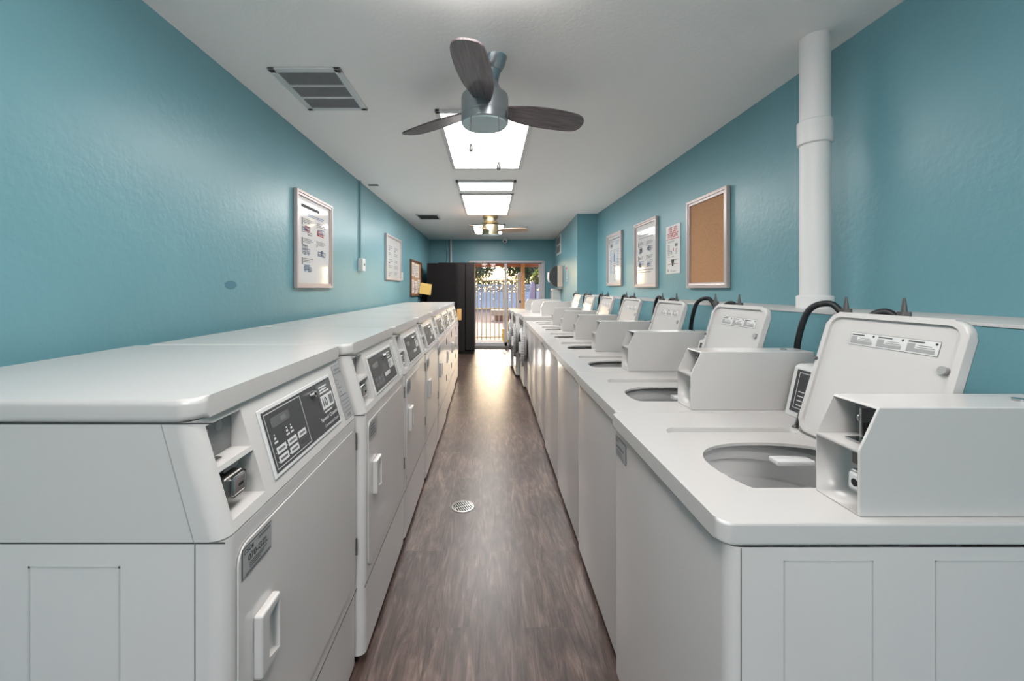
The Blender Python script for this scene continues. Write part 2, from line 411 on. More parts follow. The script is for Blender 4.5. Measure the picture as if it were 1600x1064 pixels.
# ------------------------------------------------------------------ dryers (left row, fronts face +x)
ORD = ['nearest', 'second', 'third', 'fourth', 'fifth', 'sixth', 'seventh', 'farthest']
def make_dryer(W, first):
    root = empty('clothes_dryer')
    D = .74
    # cabinet
    mb = MB(); mb.prism(rounded(-D, 0, 0, W, .028, 'bc'), 'z', .035, .85, 'panelw', rnd=True)
    mb.box(-D, -.03, .02, W - .02, 0, .04, 'black')
    body = mb.obj('cabinet', root)
    mb = MB(); mb.box(-.05, -.0484, -.0006, .001, .04, .85, 'seam')
    mb.box(-.0006, .0008, .0, W, .268, .271, 'seam')
    # embossed panels on the exposed side
    for a, b in ((-.33, -.175), (-.62, -.45)):
        for (x0, x1, z0, z1) in ((a, b, .81, .813), (a, a + .003, .2, .813), (b - .003, b, .2, .813), (a, b, .2, .203)):
            mb.box(x0, x1, -.0006, .001, z0, z1, 'emboss')
    mb.obj('panel_seam', body)
    # console with coin recess
    zt, zb = 1.053, .853
    fx = lambda z: -.058 * (z - zb) / (zt - zb)
    mb = MB()
    t = bmesh.new(); r = .028
    lo = rounded(-D, 0, 0, W, r, 'bc'); hi = rounded(-D, fx(zt), 0, W, r, 'bc')
    A = [t.verts.new((x, y, zb)) for x, y in lo]; B = [t.verts.new((x, y, zt)) for x, y in hi]
    t.faces.new(A); t.faces.new(B[::-1]); n = len(A)
    for i in range(n): t.faces.new((A[i], B[i], B[(i + 1) % n], A[(i + 1) % n]))
    mb._take(t, 'white')
    y0, y1 = .032, .137
    c1 = MB().prism([(.02, .965), (.02, 1.038), (-.074, 1.038), (-.074, .965)], 'y', y0, y1 - .004, 'white')
    c2 = MB().prism([(.02, .872), (.02, .956), (-.064, .956), (-.064, .872)], 'y', y0, y1, 'white')
    me = cut(mb, [c1, c2]); me.name = 'console'
    con = link('console', me, root)
    mb = MB(); mb.box(-D, .001, -.0005, .0005, .8505, .853, 'seam'); mb.box(-D, -.02, -.0006, .0006, 1.052, 1.0545, 'seam')
    mb.prism([(-.052, .853), (-.0505, .853), (-.106, 1.053), (-.1075, 1.053)], 'y', -.0006, .001, 'midgray')
    mb.obj('console_seam', con)
    # coin chute and coin box
    mb = MB(); mb.box(-.0735, -.071, y0 + .002, y1 - .006, .966, 1.037, 'gray')
    mb.cyl((-.071, y0 + .06, 1.02), (-.0697, y0 + .06, 1.02), .010, 'midgray'); mb.box(-.071, -.056, y0 + .004, y0 + .012, .97, 1.03, 'chrome', .002)
    mb.box(-.070, -.050, y0 + .006, y0 + .04, .9655, .969, 'chrome', .001)
    mb.obj('coin_chute', root)
    mb = MB(); mb.box(-.0635, -.061, y0 + .001, y1 - .002, .874, .954, 'midgray'); mb.box(-.061, -.028, y0 + .016, y0 + .070, .893, .937, 'steel', .006, 3)
    mb.box(-.031, -.021, y0 + .026, y0 + .070, .895, .935, 'chrome', .008, 3); mb.box(-.0215, -.0202, y0 + .044, y0 + .056, .912, .917, 'dark')
    mb.box(-.062, -.04, y0 + .03, y0 + .075, .94, .952, 'gray', .003)
    o = mb.obj('coin_box', root); o['label'] = 'chrome coin box with a key slot'
    # display, on the slanted console face
    T = (-.058, 0, .2)
    d = Decal((fx(.853), 0, .853), (0, 1, 0), T)
    k = 1.0 / math.cos(math.atan(.058 / .2))
    Z = lambda z: (z - .853) * k
    s0, s1, t0, t1 = W * .265, W * .80, Z(.884), Z(1.012)
    d.slab(s0 - .008, s1 + .008, t0 - .008, t1 + .008, .004, 'plastic', .0015)
    bz = Decal(d.P(0, 0, .004), (0, 1, 0), T, d.mb)
    bz.rect(s0, s1, t0, t1, 'disp')
    sm = s0 + (s1 - s0) * .47
    if first:
        bz.outline(s0 + .006, sm, t0 + .006, t1 - .006, .0018, 'inkwhite', 1)
        bz.rect(s0 + .025, s0 + .105, t1 - .042, t1 - .02, 'disp2', 1).rect(s0 + .066, s0 + .09, t1 - .037, t1 - .026, 'inkgray', 2)
        for i, (a, b) in enumerate(((.022, .05), (.075, .05), (.095, .05))):
            a = s0 + a; b = t1 - b - .025
            bz.disc(a + .004, b + .018, .002, 'inkwhite', 1).rect(a, a + .008, b + .008, b + .013, 'inkwhite', 1).rect(a - .003, a + .012, b, b + .004, 'inkwhite', 1)
        bw = (sm - s0 - .05) / 3
        for i in range(3):
            for j in range(2):
                a = s0 + .02 + i * (bw + .008); b = t0 + .014 + j * .02
                if (i, j) == (2, 0): bz.outline(a, a + bw, b, b + .015, .0012, 'inkgray', 1); continue
                bz.rect(a, a + bw, b, b + .015, 'inkwhite', 1).rect(a + .006, a + bw - .006, b + .005, b + .01, 'inkgray', 2).disc(a - .004, b + .005, .0015, 'inkwhite', 1)
        # right half: knob lock, coin value sticker, maker's words
        s2 = sm + (s1 - sm) * .5
        bz.rect(s2, s1 - .006, t0 + .045, t1 - .005, 'disp2', 1)
        bz.lines(s2 + .012, s1 - .014, t1 - .035, t1 - .012, 3, 'inkwhite', 2, .6)
        bz.rect(s2 + .008, s1 - .01, t1 - .078, t1 - .04, 'inkwhite', 2)
        bz.text('10', s2 + .016, t1 - .072, .026, 'ink', 3, bold=.02).rect(s2 + .058, s1 - .016, t1 - .072, t1 - .046, 'inkgray', 3)
        bz.rect(s2 + .012, s1 - .035, t1 - .088, t1 - .084, 'inkwhite', 2)
        bz.text('Speed Queen', sm + (s1 - sm) * .38, t0 + .026, .013, 'inkwhite', 3, width=(s1 - sm) * .58, bold=.02)
        bz.text('Commercial Dryer', sm + (s1 - sm) * .45, t0 + .008, .010, 'inkwhite', 3, width=(s1 - sm) * .5, bold=.01)
    else:
        bz.outline(s0 + .006, s1 - .006, t0 + .006, t1 - .006, .0012, 'disp2', 1)
        bz.rect(s0 + .03, s0 + .11, t1 - .05, t1 - .028, 'disp2', 1)
        for i in range(3):
            for j in range(2):
                a = s0 + .02 + i * .042; b = t0 + .014 + j * .02; bz.rect(a, a + .034, b, b + .015, 'inkgray', 1)
        s2 = s0 + (s1 - s0) * .72
        bz.lines(s0 + .16, s2 - .02, t0 + .05, t1 - .05, 4, 'inkgray', 1, .6)
        bz.rect(s0 + .16, s2, t0 + .03, t0 + .045, 'inkwhite', 2)
        bz.lines(s2, s1 - .02, t1 - .045, t1 - .012, 3, 'inkwhite', 2, .5)
        bz.rect(s2 + .004, s1 - .016, t1 - .085, t1 - .048, 'inkwhite', 2).text('10', s2 + .012, t1 - .078, .022, 'inkgray', 3, bold=.02)
        bz.text('Speed Queen', s2 - .02, t0 + .03, .010, 'inkgray', 3, width=.09); bz.text('Commercial Dryer', s2 - .02, t0 + .014, .008, 'inkgray', 3, width=.09)
    dp = bz.mb.obj('control_panel', root); dp['label'] = 'dark control panel'
    lk = MB(); p = bz.P(sm + (s1 - sm) * .34, t1 - .022, 0); N = bz.N
    lk.cyl(p, p + N * .012, .0115, 'chrome', .009).cyl(p + N * .012, p + N * .013, .004, 'dark'); lk.obj('lock', dp)
    # instruction sticker
    d = Decal((fx(.853), 0, .853), (0, 1, 0), T)
    a, b = W * .865, W * .965; u0, u1 = Z(.866), Z(1.035)
    fc = 'label' if first else 'plastic'
    d.rect(a, b, u0, u1, 'inkgray' if first else 'label').rect(a + .001, b - .001, u0 + .001, u1 - .001, fc, 1)
    d.text('OPERATING', a + .012, u1 - .018, .006, 'ink' if first else 'midgray', 2, width=(b - a) * .66).text('INSTRUCTIONS', a + .008, u1 - .029, .006, 'ink' if first else 'midgray', 2, width=(b - a) * .78)
    lt = 'ink' if first else 'midgray'
    for i in range(5): d.rect(a + .006, a + .006 + (.012, .012, .03, .02, .05)[i], u1 - .048 - i * .013, u1 - .0465 - i * .013, lt, 2)
    for i in range(4): d.rect(a + .008, b - .007, u1 - .117 - i * .012, u1 - .1158 - i * .012, lt, 2)
    d.rect(a + .02, b - .02, u0 + .013, u0 + .0145, lt, 2).rect(a + .018, b - .018, u0 + .008, u0 + .0095, lt, 2)
    d.mb.obj('instruction_sticker', root)
    # lid
    lid = MB(); lid.prism(rounded(-D, -.048, 0, W - .004, .034, 'bc', 6), 'z', 1.0535, 1.0925, 'white', .011, 3, rnd=True)
    lid.obj('top_lid', root, 40)
    # door
    dy0, dy1, dz0, dz1 = .034, W - .024, .312, .818
    mb = MB()
    op = rounded(dy0, dy1, dz0, dz1, .03)
    mb.prism(op, 'x', -.001, .0035, 'panelw', 0)
    gp = rounded(dy0 - .004, dy1 + .004, dz0 - .004, dz1 + .004, .033)
    mb.prism(gp, 'x', -.0005, .0006, 'midgray', 0)
    dm = mb.mesh('door', 30)
    door = link('door', dm, root)
    # handle: raised frame around a finger pocket
    hy0, hy1, hz0, hz1 = .078, .148, .545, .665
    mb = MB(); mb.box(.003, .021, hy0, hy1, hz0, hz1, 'white', .005, 3)
    c = MB().prism([(hy0 + .026, hz0 + .02), (hy1 - .005, hz0 + .01), (hy1 - .005, hz1 - .01), (hy0 + .026, hz1 - .02)], 'x', .007, .03, 'white')
    hm = cut(mb, [c]); link('handle', hm, door)
    for z in (.745, .395):
        hb = MB()
        for k in range(3): hb.cyl((.005, W - .020, z + .001 + k * .019), (.005, W - .020, z + .018 + k * .019), .0035, 'steel', n=8)
        hb.box(0, .003, W - .030, W - .019, z, z + .056, 'gray'); hb.obj('hinge', door)
    # asset sticker
    d = Decal((.004, 0, 0), (0, 1, 0), (0, 0, 1))
    a, b, u0, u1 = .042, .140, .757, .812
    if first:
        d.rect(a, b, u0, u1, 'ink', 0).rect(a + .0015, b - .0015, u0 + .0015, u1 - .0015, 'label', 1)
        d.text('CSC', a + .005, u1 - .013, .009, 'ink', 2, width=.022, bold=.02).rect(a + .029, a + .035, u1 - .013, u1 - .006, 'ink', 2)
        d.rect(a + .052, b - .005, u1 - .009, u1 - .005, 'inkgray', 2)
        d.text('070-GZL', a + .018, u1 - .031, .012, 'ink', 2, width=.066, bold=.015)
        for i in range(3): d.rect(a + .022, b - .018 - .01 * i, u0 + .018 - .004 * i, u0 + .0195 - .004 * i, 'ink', 2)
        d.rect(a + .01, b - .003, u0 + .003, u0 + .006, 'inkgray', 2)
    else:
        d.rect(a, b, u0 - .01, u1 - .005, 'inkgray', 0).rect(a + .0015, b - .0015, u0 - .0085, u1 - .0065, 'label', 1)
        d.lines(a + .01, b - .01, u0, u1 - .01, 4, 'inkgray', 2, .5)
    d.mb.obj('asset_sticker', door)
    return root
D1 = make_dryer(.692, True)
D1.location = (-.446, .69, 0); D1.rotation_euler.z = 0
D1['label'] = 'white coin dryer nearest the camera, sticker 070-GZL on its door'
DLAB = ['second white coin dryer from the camera, right beyond the one marked 070-GZL',
        'third white coin dryer from the camera in the left row',
        'fourth white coin dryer from the camera in the left row',
        'fifth white coin dryer from the camera in the left row',
        'white coin dryer third from the far end of the left row',
        'white coin dryer next to last at the far end of the left row',
        'last white coin dryer at the far end of the left row, nearest the black cabinets']
D2 = make_dryer(.646, False)
dx = [.421, .419, .416, .414, .426, .434, .446]
dr_ = [D1]
for i in range(7):
    o = D2 if i == 0 else copy_tree(D2)
    o.location = (-dx[i], 1.387 + i * .648, 0); o['label'] = DLAB[i]; dr_.append(o)
for o in dr_: o['category'] = 'dryer'; o['group'] = 'coin dryers along the left wall'

# ------------------------------------------------------------------ top-loading washers (right row, fronts face -x)
ZT = .874; WW = .641
def make_washer(first):
    root = empty('washing_machine')
    D = .68; W = WW
    # cabinet shell, open at the top under the worktop
    mb = MB(); mb.prism(rounded(.012, D, 0, W, .022, 'ad'), 'z', .035, .833, 'panelw', caps=(1, 0))
    mb.box(.04, D, .02, W - .02, 0, .036, 'black')
    body = mb.obj('cabinet', root)
    mb = MB(); mb.box(.0335, .035, -.0006, .001, .04, .831, 'seam')
    for a, b in ((.108, .263), (.37, .53)):
        for (x0, x1, z0, z1) in ((a, b, .808, .81), (a, a + .002, .25, .81), (b - .002, b, .25, .81)):
            mb.box(x0, x1, -.0006, .001, z0, z1, 'emboss')
    mb.obj('panel_seam', body)
    if first:
        d = Decal((.0115, 0, 0), (0, -1, 0), (0, 0, 1))
        a = -(W - .015); b = -(W - .115)
        d.rect(a, b, .745, .806, 'inkgray').rect(a + .0015, b - .0015, .7465, .8045, 'label', 1)
        d.text('CSC', a + .008, .79, .009, 'ink', 2).rect(a + .012, b - .02, .773, .781, 'inkgray', 2).lines(a + .012, b - .01, .75, .768, 3, 'inkgray', 2)
        d.mb.obj('asset_sticker', body)
    # worktop with lid recess and tub opening
    mb = MB(); mb.prism(rounded(0, D, 0.001, W - .001, .022, 'ad'), 'z', .834, ZT, 'white', .006, 3, rnd=True)
    cr = MB().prism(rounded(.105, .495, .128, .492, .035), 'z', ZT - .013, ZT + .02, 'white', rnd=True)
    pts = []
    for k in range(40):
        a = 2 * PI * k / 40; c, s = math.cos(a), math.sin(a)
        x = .325 + .20 * math.copysign(abs(c) ** .9, c)
        y = .262 + (.148 * abs(s) ** .85 if s >= 0 else -min(.2 * abs(s), .122))
        pts.append((x, y))
    co = MB().prism(pts, 'z', .80, ZT + .02, 'white')
    cu = MB().box(.05, .60, .05, W - .05, .80, .853, 'white')
    me = cut(mb, [cr, co, cu], 40); me.name = 'worktop'; link('worktop', me, root)
    # tub
    c = (.325, .30, 0)
    MB().lathe([(.29, .832), (.222, .830), (.200, .822), (.190, .806), (.192, .792), (.202, .780), (.235, .775)], c, 'ring', 48).obj('tub_ring', root)
    mb = MB(); mb.lathe([(.29, .80), (.238, .78), (.238, .72), (.232, .715), (.232, .66), (.236, .655), (.236, .60), (.225, .45), (.02, .43), (.0, .43)], c, 'tub', 48)
    tb = mb.obj('tub', root)
    MB().lathe([(.0, .56), (.03, .56), (.04, .5), (.09, .45), (.19, .44)], c, 'plastic', 24).obj('agitator', tb)
    mb = MB(); mb.box(.36, .46, .37, .41, .812, .826, 'ring', .004); mb.obj('dispenser', root)
    # coin meter case
    y0, y1 = .02, .118; bx0, bx1 = .257, .672
    mb = MB(); pr = [(bx0, ZT), (bx1, ZT), (bx1, 1.069), (bx0 + .036, 1.069), (bx0, .992)]
    mb.prism(pr, 'y', y0, y1, 'white', .0025, 2)
    w_ = .0035
    c1 = MB().box(bx0 - .1, bx0 + .082, y0 + w_, y1 - w_, .992, 1.065, 'white')
    c2 = MB().box(bx0 - .1, bx0 + .062, y0 + w_, y1 - w_, ZT + .004, .986, 'white')
    me = cut(mb, [c1, c2], 40); me.name = 'coin_meter_case'
    mc = link('coin_meter_case', me, root)
    mb = MB(); mb.box(bx0 + .078, bx0 + .0815, y0 + w_ + .0002, y1 - w_ - .0002, .9925, 1.0645, 'gray')
    mb.cyl((bx0 + .078, .045, 1.052), (bx0 + .0765, .045, 1.052), .007, 'midgray')
    mb.obj('coin_plate', mc)
    mb = MB(); mb.box(bx0 + .045, bx0 + .078, .066, .071, .996, 1.055, 'chrome', .002).cyl((bx0 + .05, .069, 1.035), (bx0 + .05, .072, 1.035), .008, 'chrome')
    mb.box(bx0 + .052, bx0 + .074, .0625, .066, 1.0, 1.026, 'dark').box(bx0 + .028, bx0 + .07, .055, .082, .9925, .997, 'chrome', .0015)
    mb.obj('coin_chute', mc)
    mb = MB(); mb.box(bx0 + .02, bx0 + .0615, .024, .064, .905, .945, 'chrome', .006, 3).box(bx0 + .014, bx0 + .022, .028, .060, .908, .942, 'plastic', .006, 3)
    mb.cyl((bx0 + .015, .045, .924), (bx0 + .0135, .045, .924), .007, 'dark').box(bx0 + .03, bx0 + .0615, .03, .07, .95, .975, 'valve', .003)
    o = mb.obj('coin_box', mc); o['label'] = 'chrome coin box'
    MB().cyl((.60, .065, 1.069), (.60, .065, 1.0735), .010, 'chrome').obj('lock', mc)
    # control head
    mb = MB(); pr = [(.562, ZT), (.676, ZT), (.676, 1.038), (.612, 1.038), (.597, 1.030)]
    mb.prism(pr, 'y', y1 + .002, W - .012, 'plastic', .004, 2)
    hd = mb.obj('control_head', root)
    T = Vector((.035, 0, .156)).normalized(); d = Decal((.5618, 0, ZT), (0, -1, 0), T)
    a, b = -(W - .03), -.30; u0, u1 = .018, .152
    d.rect(a, b, u0, u1, 'disp', 1).outline(a + .012, b - .012, u0 + .012, u1 - .008, .002, 'inkwhite', 2)
    for i in range(4): d.rect(a + .022, a + .046, u0 + .022 + i * .014, u0 + .025 + i * .014, 'inkwhite', 2)
    for i in range(3): d.rect(a + .058, a + .095, u0 + .02 + i * .021, u0 + .035 + i * .021, 'inkwhite', 2).rect(a + .066, a + .088, u0 + .025 + i * .021, u0 + .029 + i * .021, 'inkgray', 3)
    d.disc(a + .06, u0 + .095, .004, 'inkwhite', 2).rect(a + .05, a + .08, u0 + .083, u0 + .088, 'inkwhite', 2)
    d.mb.obj('control_panel', hd)['label'] = 'dark control panel'
    return root
def make_lid(root):
    """open lid leaning back on the control head"""
    hx, hy0, hy1 = .497, .134, .491; L = .358; ang = math.atan2(.103, .342)
    piv = empty('lid_pivot')
    T = Vector((math.sin(ang), 0, math.cos(ang))); S = Vector((0, -1, 0)); N = S.cross(T)   # N faces the aisle
    mt = Matrix((S, T, N)).transposed().to_4x4(); mt.translation = (hx, 0, ZT - .003)
    mb = MB(); mb.prism(rounded(-hy1, -hy0, 0, L, .035), 'z', -.018, .004, 'white', .007, 3, rnd=True)
    c = MB().prism(rounded(-hy1 + .014, -hy0 - .014, .01, L - .014, .03), 'z', -.004, .02, 'white', rnd=True)
    me = cut(mb, [c], 40); me.name = 'lid'; me.transform(mt)
    lid = link('lid', me, root)
    bpy.data.objects.remove(piv)
    o = mt @ Vector((0, 0, -.004))
    d = Decal(o, S, T)
    a, b, u0, u1 = -.409, -.186, .272, .307
    d.rect(a, b, u0, u1, 'inkgray').rect(a + .0012, b - .0012, u0 + .0012, u1 - .0012, 'plastic', 1)
    w3 = (b - a) / 3
    for i in range(3):
        p = a + i * w3
        d.rect(p + .005, p + w3 * .55, u1 - .008, u1 - .005, 'ink', 2).disc(p + w3 - .008, u1 - .007, .003, 'ink', 2)
        d.rect(p + .004, p + w3 - .008, u0 + .004, u0 + .013, 'midgray', 2).rect(p + .004, p + .022, u0 + .013, u1 - .011, 'midgray', 2)
        d.rect(p + .026, p + w3 - .01, u0 + .015, u0 + .0165, 'inkgray', 2).rect(p + .03, p + w3 - .016, u0 + .0195, u0 + .021, 'inkgray', 2)
    d.mb.obj('warning_label', lid)
    mb = MB(); p0 = mt @ Vector((-hy0 - .03, .245, -.004)); p1 = mt @ Vector((-hy0 - .03, .245, .006))
    mb.cyl(p0, p1, .009, 'midgray'); mb.obj('bumper', lid)
    mb = MB(); p0 = mt @ Vector((-hy1 + .006, .215, -.004)); p1 = mt @ Vector((-hy1 + .002, .215, .010))
    mb.cyl(p0, p1, .005, 'valve'); mb.obj('bumper', lid)
    mb = MB(); mb.box(-hy1 - .003, -hy1 + .001, -.004, .05, -.006, .006, 'steel', .001, 1, mt)
    mb.cyl(mt @ Vector((-hy1 - .006, .002, .002)), mt @ Vector((-hy1 + .006, .002, .002)), .007, 'steel')
    mb.cyl(mt @ Vector((-hy1, .001, .003)), mt @ Vector((-hy0, .001, .003)), .0025, 'steel', n=8); mb.obj('hinge', lid)
    return lid
def closed_lid(root):
    MB().prism(rounded(.108, .492, .131, .489, .033), 'z', ZT - .009, ZT + .007, 'white', .005, 2, rnd=True).obj('lid', root)

W1 = make_washer(True); make_lid(W1)
W2 = make_washer(False); make_lid(W2)
wx = [.402, .420, .428, .434, .444, .452, .460]
WL = ['white top-load washer nearest the camera, lid up, large coin box in front',
      'second top-load washer from the camera, white, lid up',
      'third top-load washer from the camera, white, lid up',
      'fourth top-load washer from the camera, white, lid up',
      'fifth top-load washer from the camera, white, lid up',
      'sixth top-load washer from the camera, white, lid up',
      'seventh and last white top-load washer, beside the front-loading machines']
for i in range(7):
    o = W1 if i == 0 else (W2 if i == 1 else copy_tree(W2))
    o.location = (wx[i], .709 + i * .645, 0)
    tag(o, WL[i], 'washer', 'top-loading washers in the right row')

# ------------------------------------------------------------------ front-loading washers with round doors swung open
def make_front_loader():
    root = empty('front_load_washer'); D, W, Z = .70, .66, .93
    mb = MB(); mb.prism(rounded(0, D, 0, W, .025, 'ad'), 'z', .035, Z - .03, 'panelw', rnd=True); mb.box(.03, D, .02, W - .02, 0, .036, 'black')
    mb.obj('cabinet', root)
    MB().prism(rounded(-.004, D, -.002, W + .002, .025, 'ad'), 'z', Z - .03, Z, 'white', .006, 2, rnd=True).obj('top_lid', root)
    mb = MB(); cy, cz = W / 2, .52
    for (xa, ra), (xb, rb) in (((-.02, .2), (.0, .235)),):
        mb.cyl((xb, cy, cz), (xa, cy, cz), rb, 'plastic', ra, 32)
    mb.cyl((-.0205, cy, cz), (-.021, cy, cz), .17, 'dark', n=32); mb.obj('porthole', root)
    mb = MB(); mb.box(-.008, 0, .05, W - .05, .79, .875, 'disp', .003); mb.obj('control_panel', root)
    # door: ring with ribbed rim, swung open towards the camera
    dp = bmesh.new(); dp.free()
    mb = MB(); n = 40
    mb.cyl((0, 0, 0), (.03, 0, 0), .205, 'plastic', .195, 40)
    mb.cyl((.03, 0, 0), (.06, 0, 0), .16, 'midgray', .13, 32)
    for k in range(n):
        a = 2 * PI * k / n; mb.box(-.002, .03, .204, .211, -.008, .008, 'midgray', 0, 2, Matrix.Rotation(a, 4, 'X'))
    door = mb.obj('door', root)
    door.rotation_euler = (0, 0, math.radians(-5)); door.location = (-.035, -.17, cz + .02)
    MB().box(-.06, -.002, -.02, .0, cz - .06, cz + .08, 'plastic', .004).obj('hinge', root)
    # coin meter case
    mb = MB(); mb.prism([(.25, Z), (.68, Z), (.68, 1.115), (.29, 1.115), (.25, 1.04)], 'y', .16, .27, 'white', .003, 2); mb.obj('coin_meter_case', root)
    return root
FL = make_front_loader()
fl = [(.440, 5.235), (.385, 5.93), (.355, 6.62)]
FLL = ['front-loading washer right after the top-loaders, round ribbed door open', 'middle one of the three front-loading washers with open round doors', 'farthest of the three front-loading washers, closest to the sliding door']
for i, (x, y) in enumerate(fl):
    o = FL if i == 0 else copy_tree(FL); o.location = (x, y, 0); tag(o, FLL[i], 'washer', 'front-loading washers near the door')

# ------------------------------------------------------------------ water valves and hoses on the low wall
VY = [(1.17, 1.36), (1.94, 2.145), (2.59, 2.80), (3.34, 3.53), (4.08, 4.27), (4.78, 4.97), (5.4, 5.58)]
NTH = ['nearest', 'second', 'third', 'fourth', 'fifth', 'sixth', 'seventh']
def make_valve():
    r = empty('water_valve')
    MB().cyl((0, 0, -.05), (0, 0, -.005), .012, 'valve', n=14).cyl((0, 0, -.04), (.035, 0, -.04), .008, 'valve', n=12).cyl((0, 0, -.012), (0, 0, .002), .016, 'valve', n=6).obj('valve_body', r)
    MB().cyl((0, 0, 0), (0, 0, .022), .008, 'valve', .006, 12).cyl((0, 0, .02), (0, 0, .042), .0055, 'valve', .003, 8).obj('stem', r)
    return r
V = make_valve(); first = True
for i, pr in enumerate(VY):
    for j, y in enumerate(pr):
        o = V if first else copy_tree(V); first = False
        o.location = (1.186, y, 1.213)
        tag(o, '%s water valve of the %s pair standing at the low wall ledge' % (('near', 'far')[j], NTH[i]), 'valve', 'water valves behind the washers')
def hose(y, kind):
    X = 1.186
    if kind > 1:
        pts = [(X, y + .012, 1.195), (X - .004, y + .04, 1.225 - .01 * (kind - 2)), (X - .012, y + .075, 1.2), (X - .018, y + .10, 1.10), (X - .02, y + .11, .98), (X - .02, y + .11, .86)]
    elif kind: pts = [(X, y + .012, 1.195), (X - .012, y + .05, 1.23), (X - .045, y + .10, 1.205), (X - .06, y + .13, 1.10), (X - .062, y + .14, .98), (X - .06, y + .14, .86)]
    else: pts = [(X, y + .012, 1.19), (X - .012, y + .04, 1.212), (X - .035, y + .07, 1.19), (X - .05, y + .09, 1.10), (X - .055, y + .10, .98), (X - .055, y + .10, .86)]
    return MB().tube(pts, .0105, 'black', 12).mesh('water_hose')
hm = [hose(0, 0), hose(0, 1), hose(0, 2), hose(0, 3)]
for i, pr in enumerate(VY):
    for j, y in enumerate(pr):
        o = link('water_hose', hm[j if i < 2 else 3 - j], None, (0, y, 0))
        tag(o, 'black rubber hose curving down from the %s valve of the %s pair' % (('near', 'far')[j], NTH[i]), 'hose', 'black hoses behind the washers')

# ------------------------------------------------------------------ PVC pipe, conduits
r = tag(empty('drain_pipe', (1.40, 1.76, 1.197)), 'thick white vertical drain pipe standing on the right ledge', 'pipe')
h = CEIL - 1.197
MB().cyl((0, 0, 0), (0, 0, h), .054, 'pipe', n=36).obj('pipe', r)
MB().lathe([(.0545, .70), (.063, .705), (.063, .80), (.0545, .806)], (0, 0, 0), 'pipe', 36).obj('coupling', r)
MB().lathe([(.066, 0), (.066, .05), (.062, .055), (.054, .056)], (0, 0, 0), 'pipe', 36).obj('base_socket', r)
r = tag(empty('light_switch', (XL, 4.09, 0)), 'white switch box with conduit running up the left wall', 'switch')
MB().cyl((.012, 0, 1.58), (.012, 0, CEIL), .009, 'teal', n=10).obj('conduit', r)
MB().box(0, .05, -.04, .05, 1.46, 1.585, 'plastic', .005).obj('box', r)
MB().box(.05, .058, -.005, .015, 1.51, 1.535, 'midgray', .002).obj('toggle', r)
tag(MB().box(XL, XL + .008, 6.0, 6.14, 1.41, 1.53, 'plastic', .002).obj('wall_plate'), 'small blank white wall plate beyond the second left poster', 'wall plate')
r = tag(empty('electrical_conduit', (-.83, YB, 0)), 'pale pipe running down the back wall above the black cabinet', 'pipe')
MB().cyl((0, -.025, 1.5), (0, -.025, CEIL), .022, 'doorframe', n=14).obj('pipe', r)
r = tag(empty('junction_box', (-.92, YB, 0)), 'teal painted box and thin conduit on the back wall', 'junction box')
MB().box(-.03, .03, -.05, 0, 2.12, 2.2, 'teal', .004).obj('box', r)
MB().cyl((0, -.02, 1.5), (0, -.02, CEIL), .010, 'teal', n=10).obj('conduit', r)

# ------------------------------------------------------------------ ceiling: vents, lights, fans, camera
def vent(name, x0, x1, y0, y1, label, panels, slats):
    r = tag(empty(name, ((x0 + x1) / 2, (y0 + y1) / 2, CEIL)), label, 'vent'); a = (x1 - x0) / 2; b = (y1 - y0) / 2; fw = .035 if panels > 1 else .02
    mb = MB(); th = .012
    mb.box(-a, a, -b, -b + fw, -th, 0, 'plastic', .003).box(-a, a, b - fw, b, -th, 0, 'plastic', .003).box(-a, -a + fw, -b, b, -th, 0, 'plastic', .003).box(a - fw, a, -b, b, -th, 0, 'plastic', .003)
    for i in range(1, panels):
        y = -b + fw + (2 * b - 2 * fw) * i / panels; mb.box(-a + fw, a - fw, y - .008, y + .008, -th, 0, 'plastic')
    for sx in (-1, 1):
        for sy in (-1, 1): mb.cyl((sx * (a - .015), sy * (b - .015), -th), (sx * (a - .015), sy * (b - .015), -th - .002), .004, 'gray', n=8)
    mb.obj('frame', r)
    MB().box(-a + fw * .8, a - fw * .8, -b + fw * .8, b - fw * .8, -.003, -.001, 'dark').obj('backing', r)
    mb = MB(); n = slats
    for i in range(n):
        if panels > 1:
            x = -a + fw + (2 * a - 2 * fw) * (i + .5) / n
            mb.box(x - .0015, x + .0015, -b + fw, b - fw, -.010, -.005, 'midgray')
        else:
            y = -b + fw + (2 * b - 2 * fw) * (i + .5) / n
            mb.box(-a + fw, a - fw, y - .006, y + .006, -.012, -.006, 'mesh')
    if panels > 1:
        for i in range(36):
            y = -b + fw + (2 * b - 2 * fw) * (i + .5) / 36; mb.box(-a + fw, a - fw, y - .0012, y + .0012, -.009, -.006, 'midgray')
    mb.obj('grille', r)
vent('return_air_vent', -1.08, -.725, 1.99, 2.455, 'large white return air grille with three mesh panels in the ceiling', 3, 34)
vent('ceiling_vent', -1.06, -.74, 5.9, 6.32, 'small slatted ceiling vent near the middle of the room', 1, 7)
r = tag(empty('ceiling_slot', (-1.2, 4.25, CEIL)), 'short dark slot in the ceiling beside the left wall', 'slot')
MB().box(-.05, .05, -.02, .02, -.004, 0, 'dark').obj('opening', r); MB().box(-.055, .055, .02, .026, -.006, 0, 'plastic').obj('rim', r)
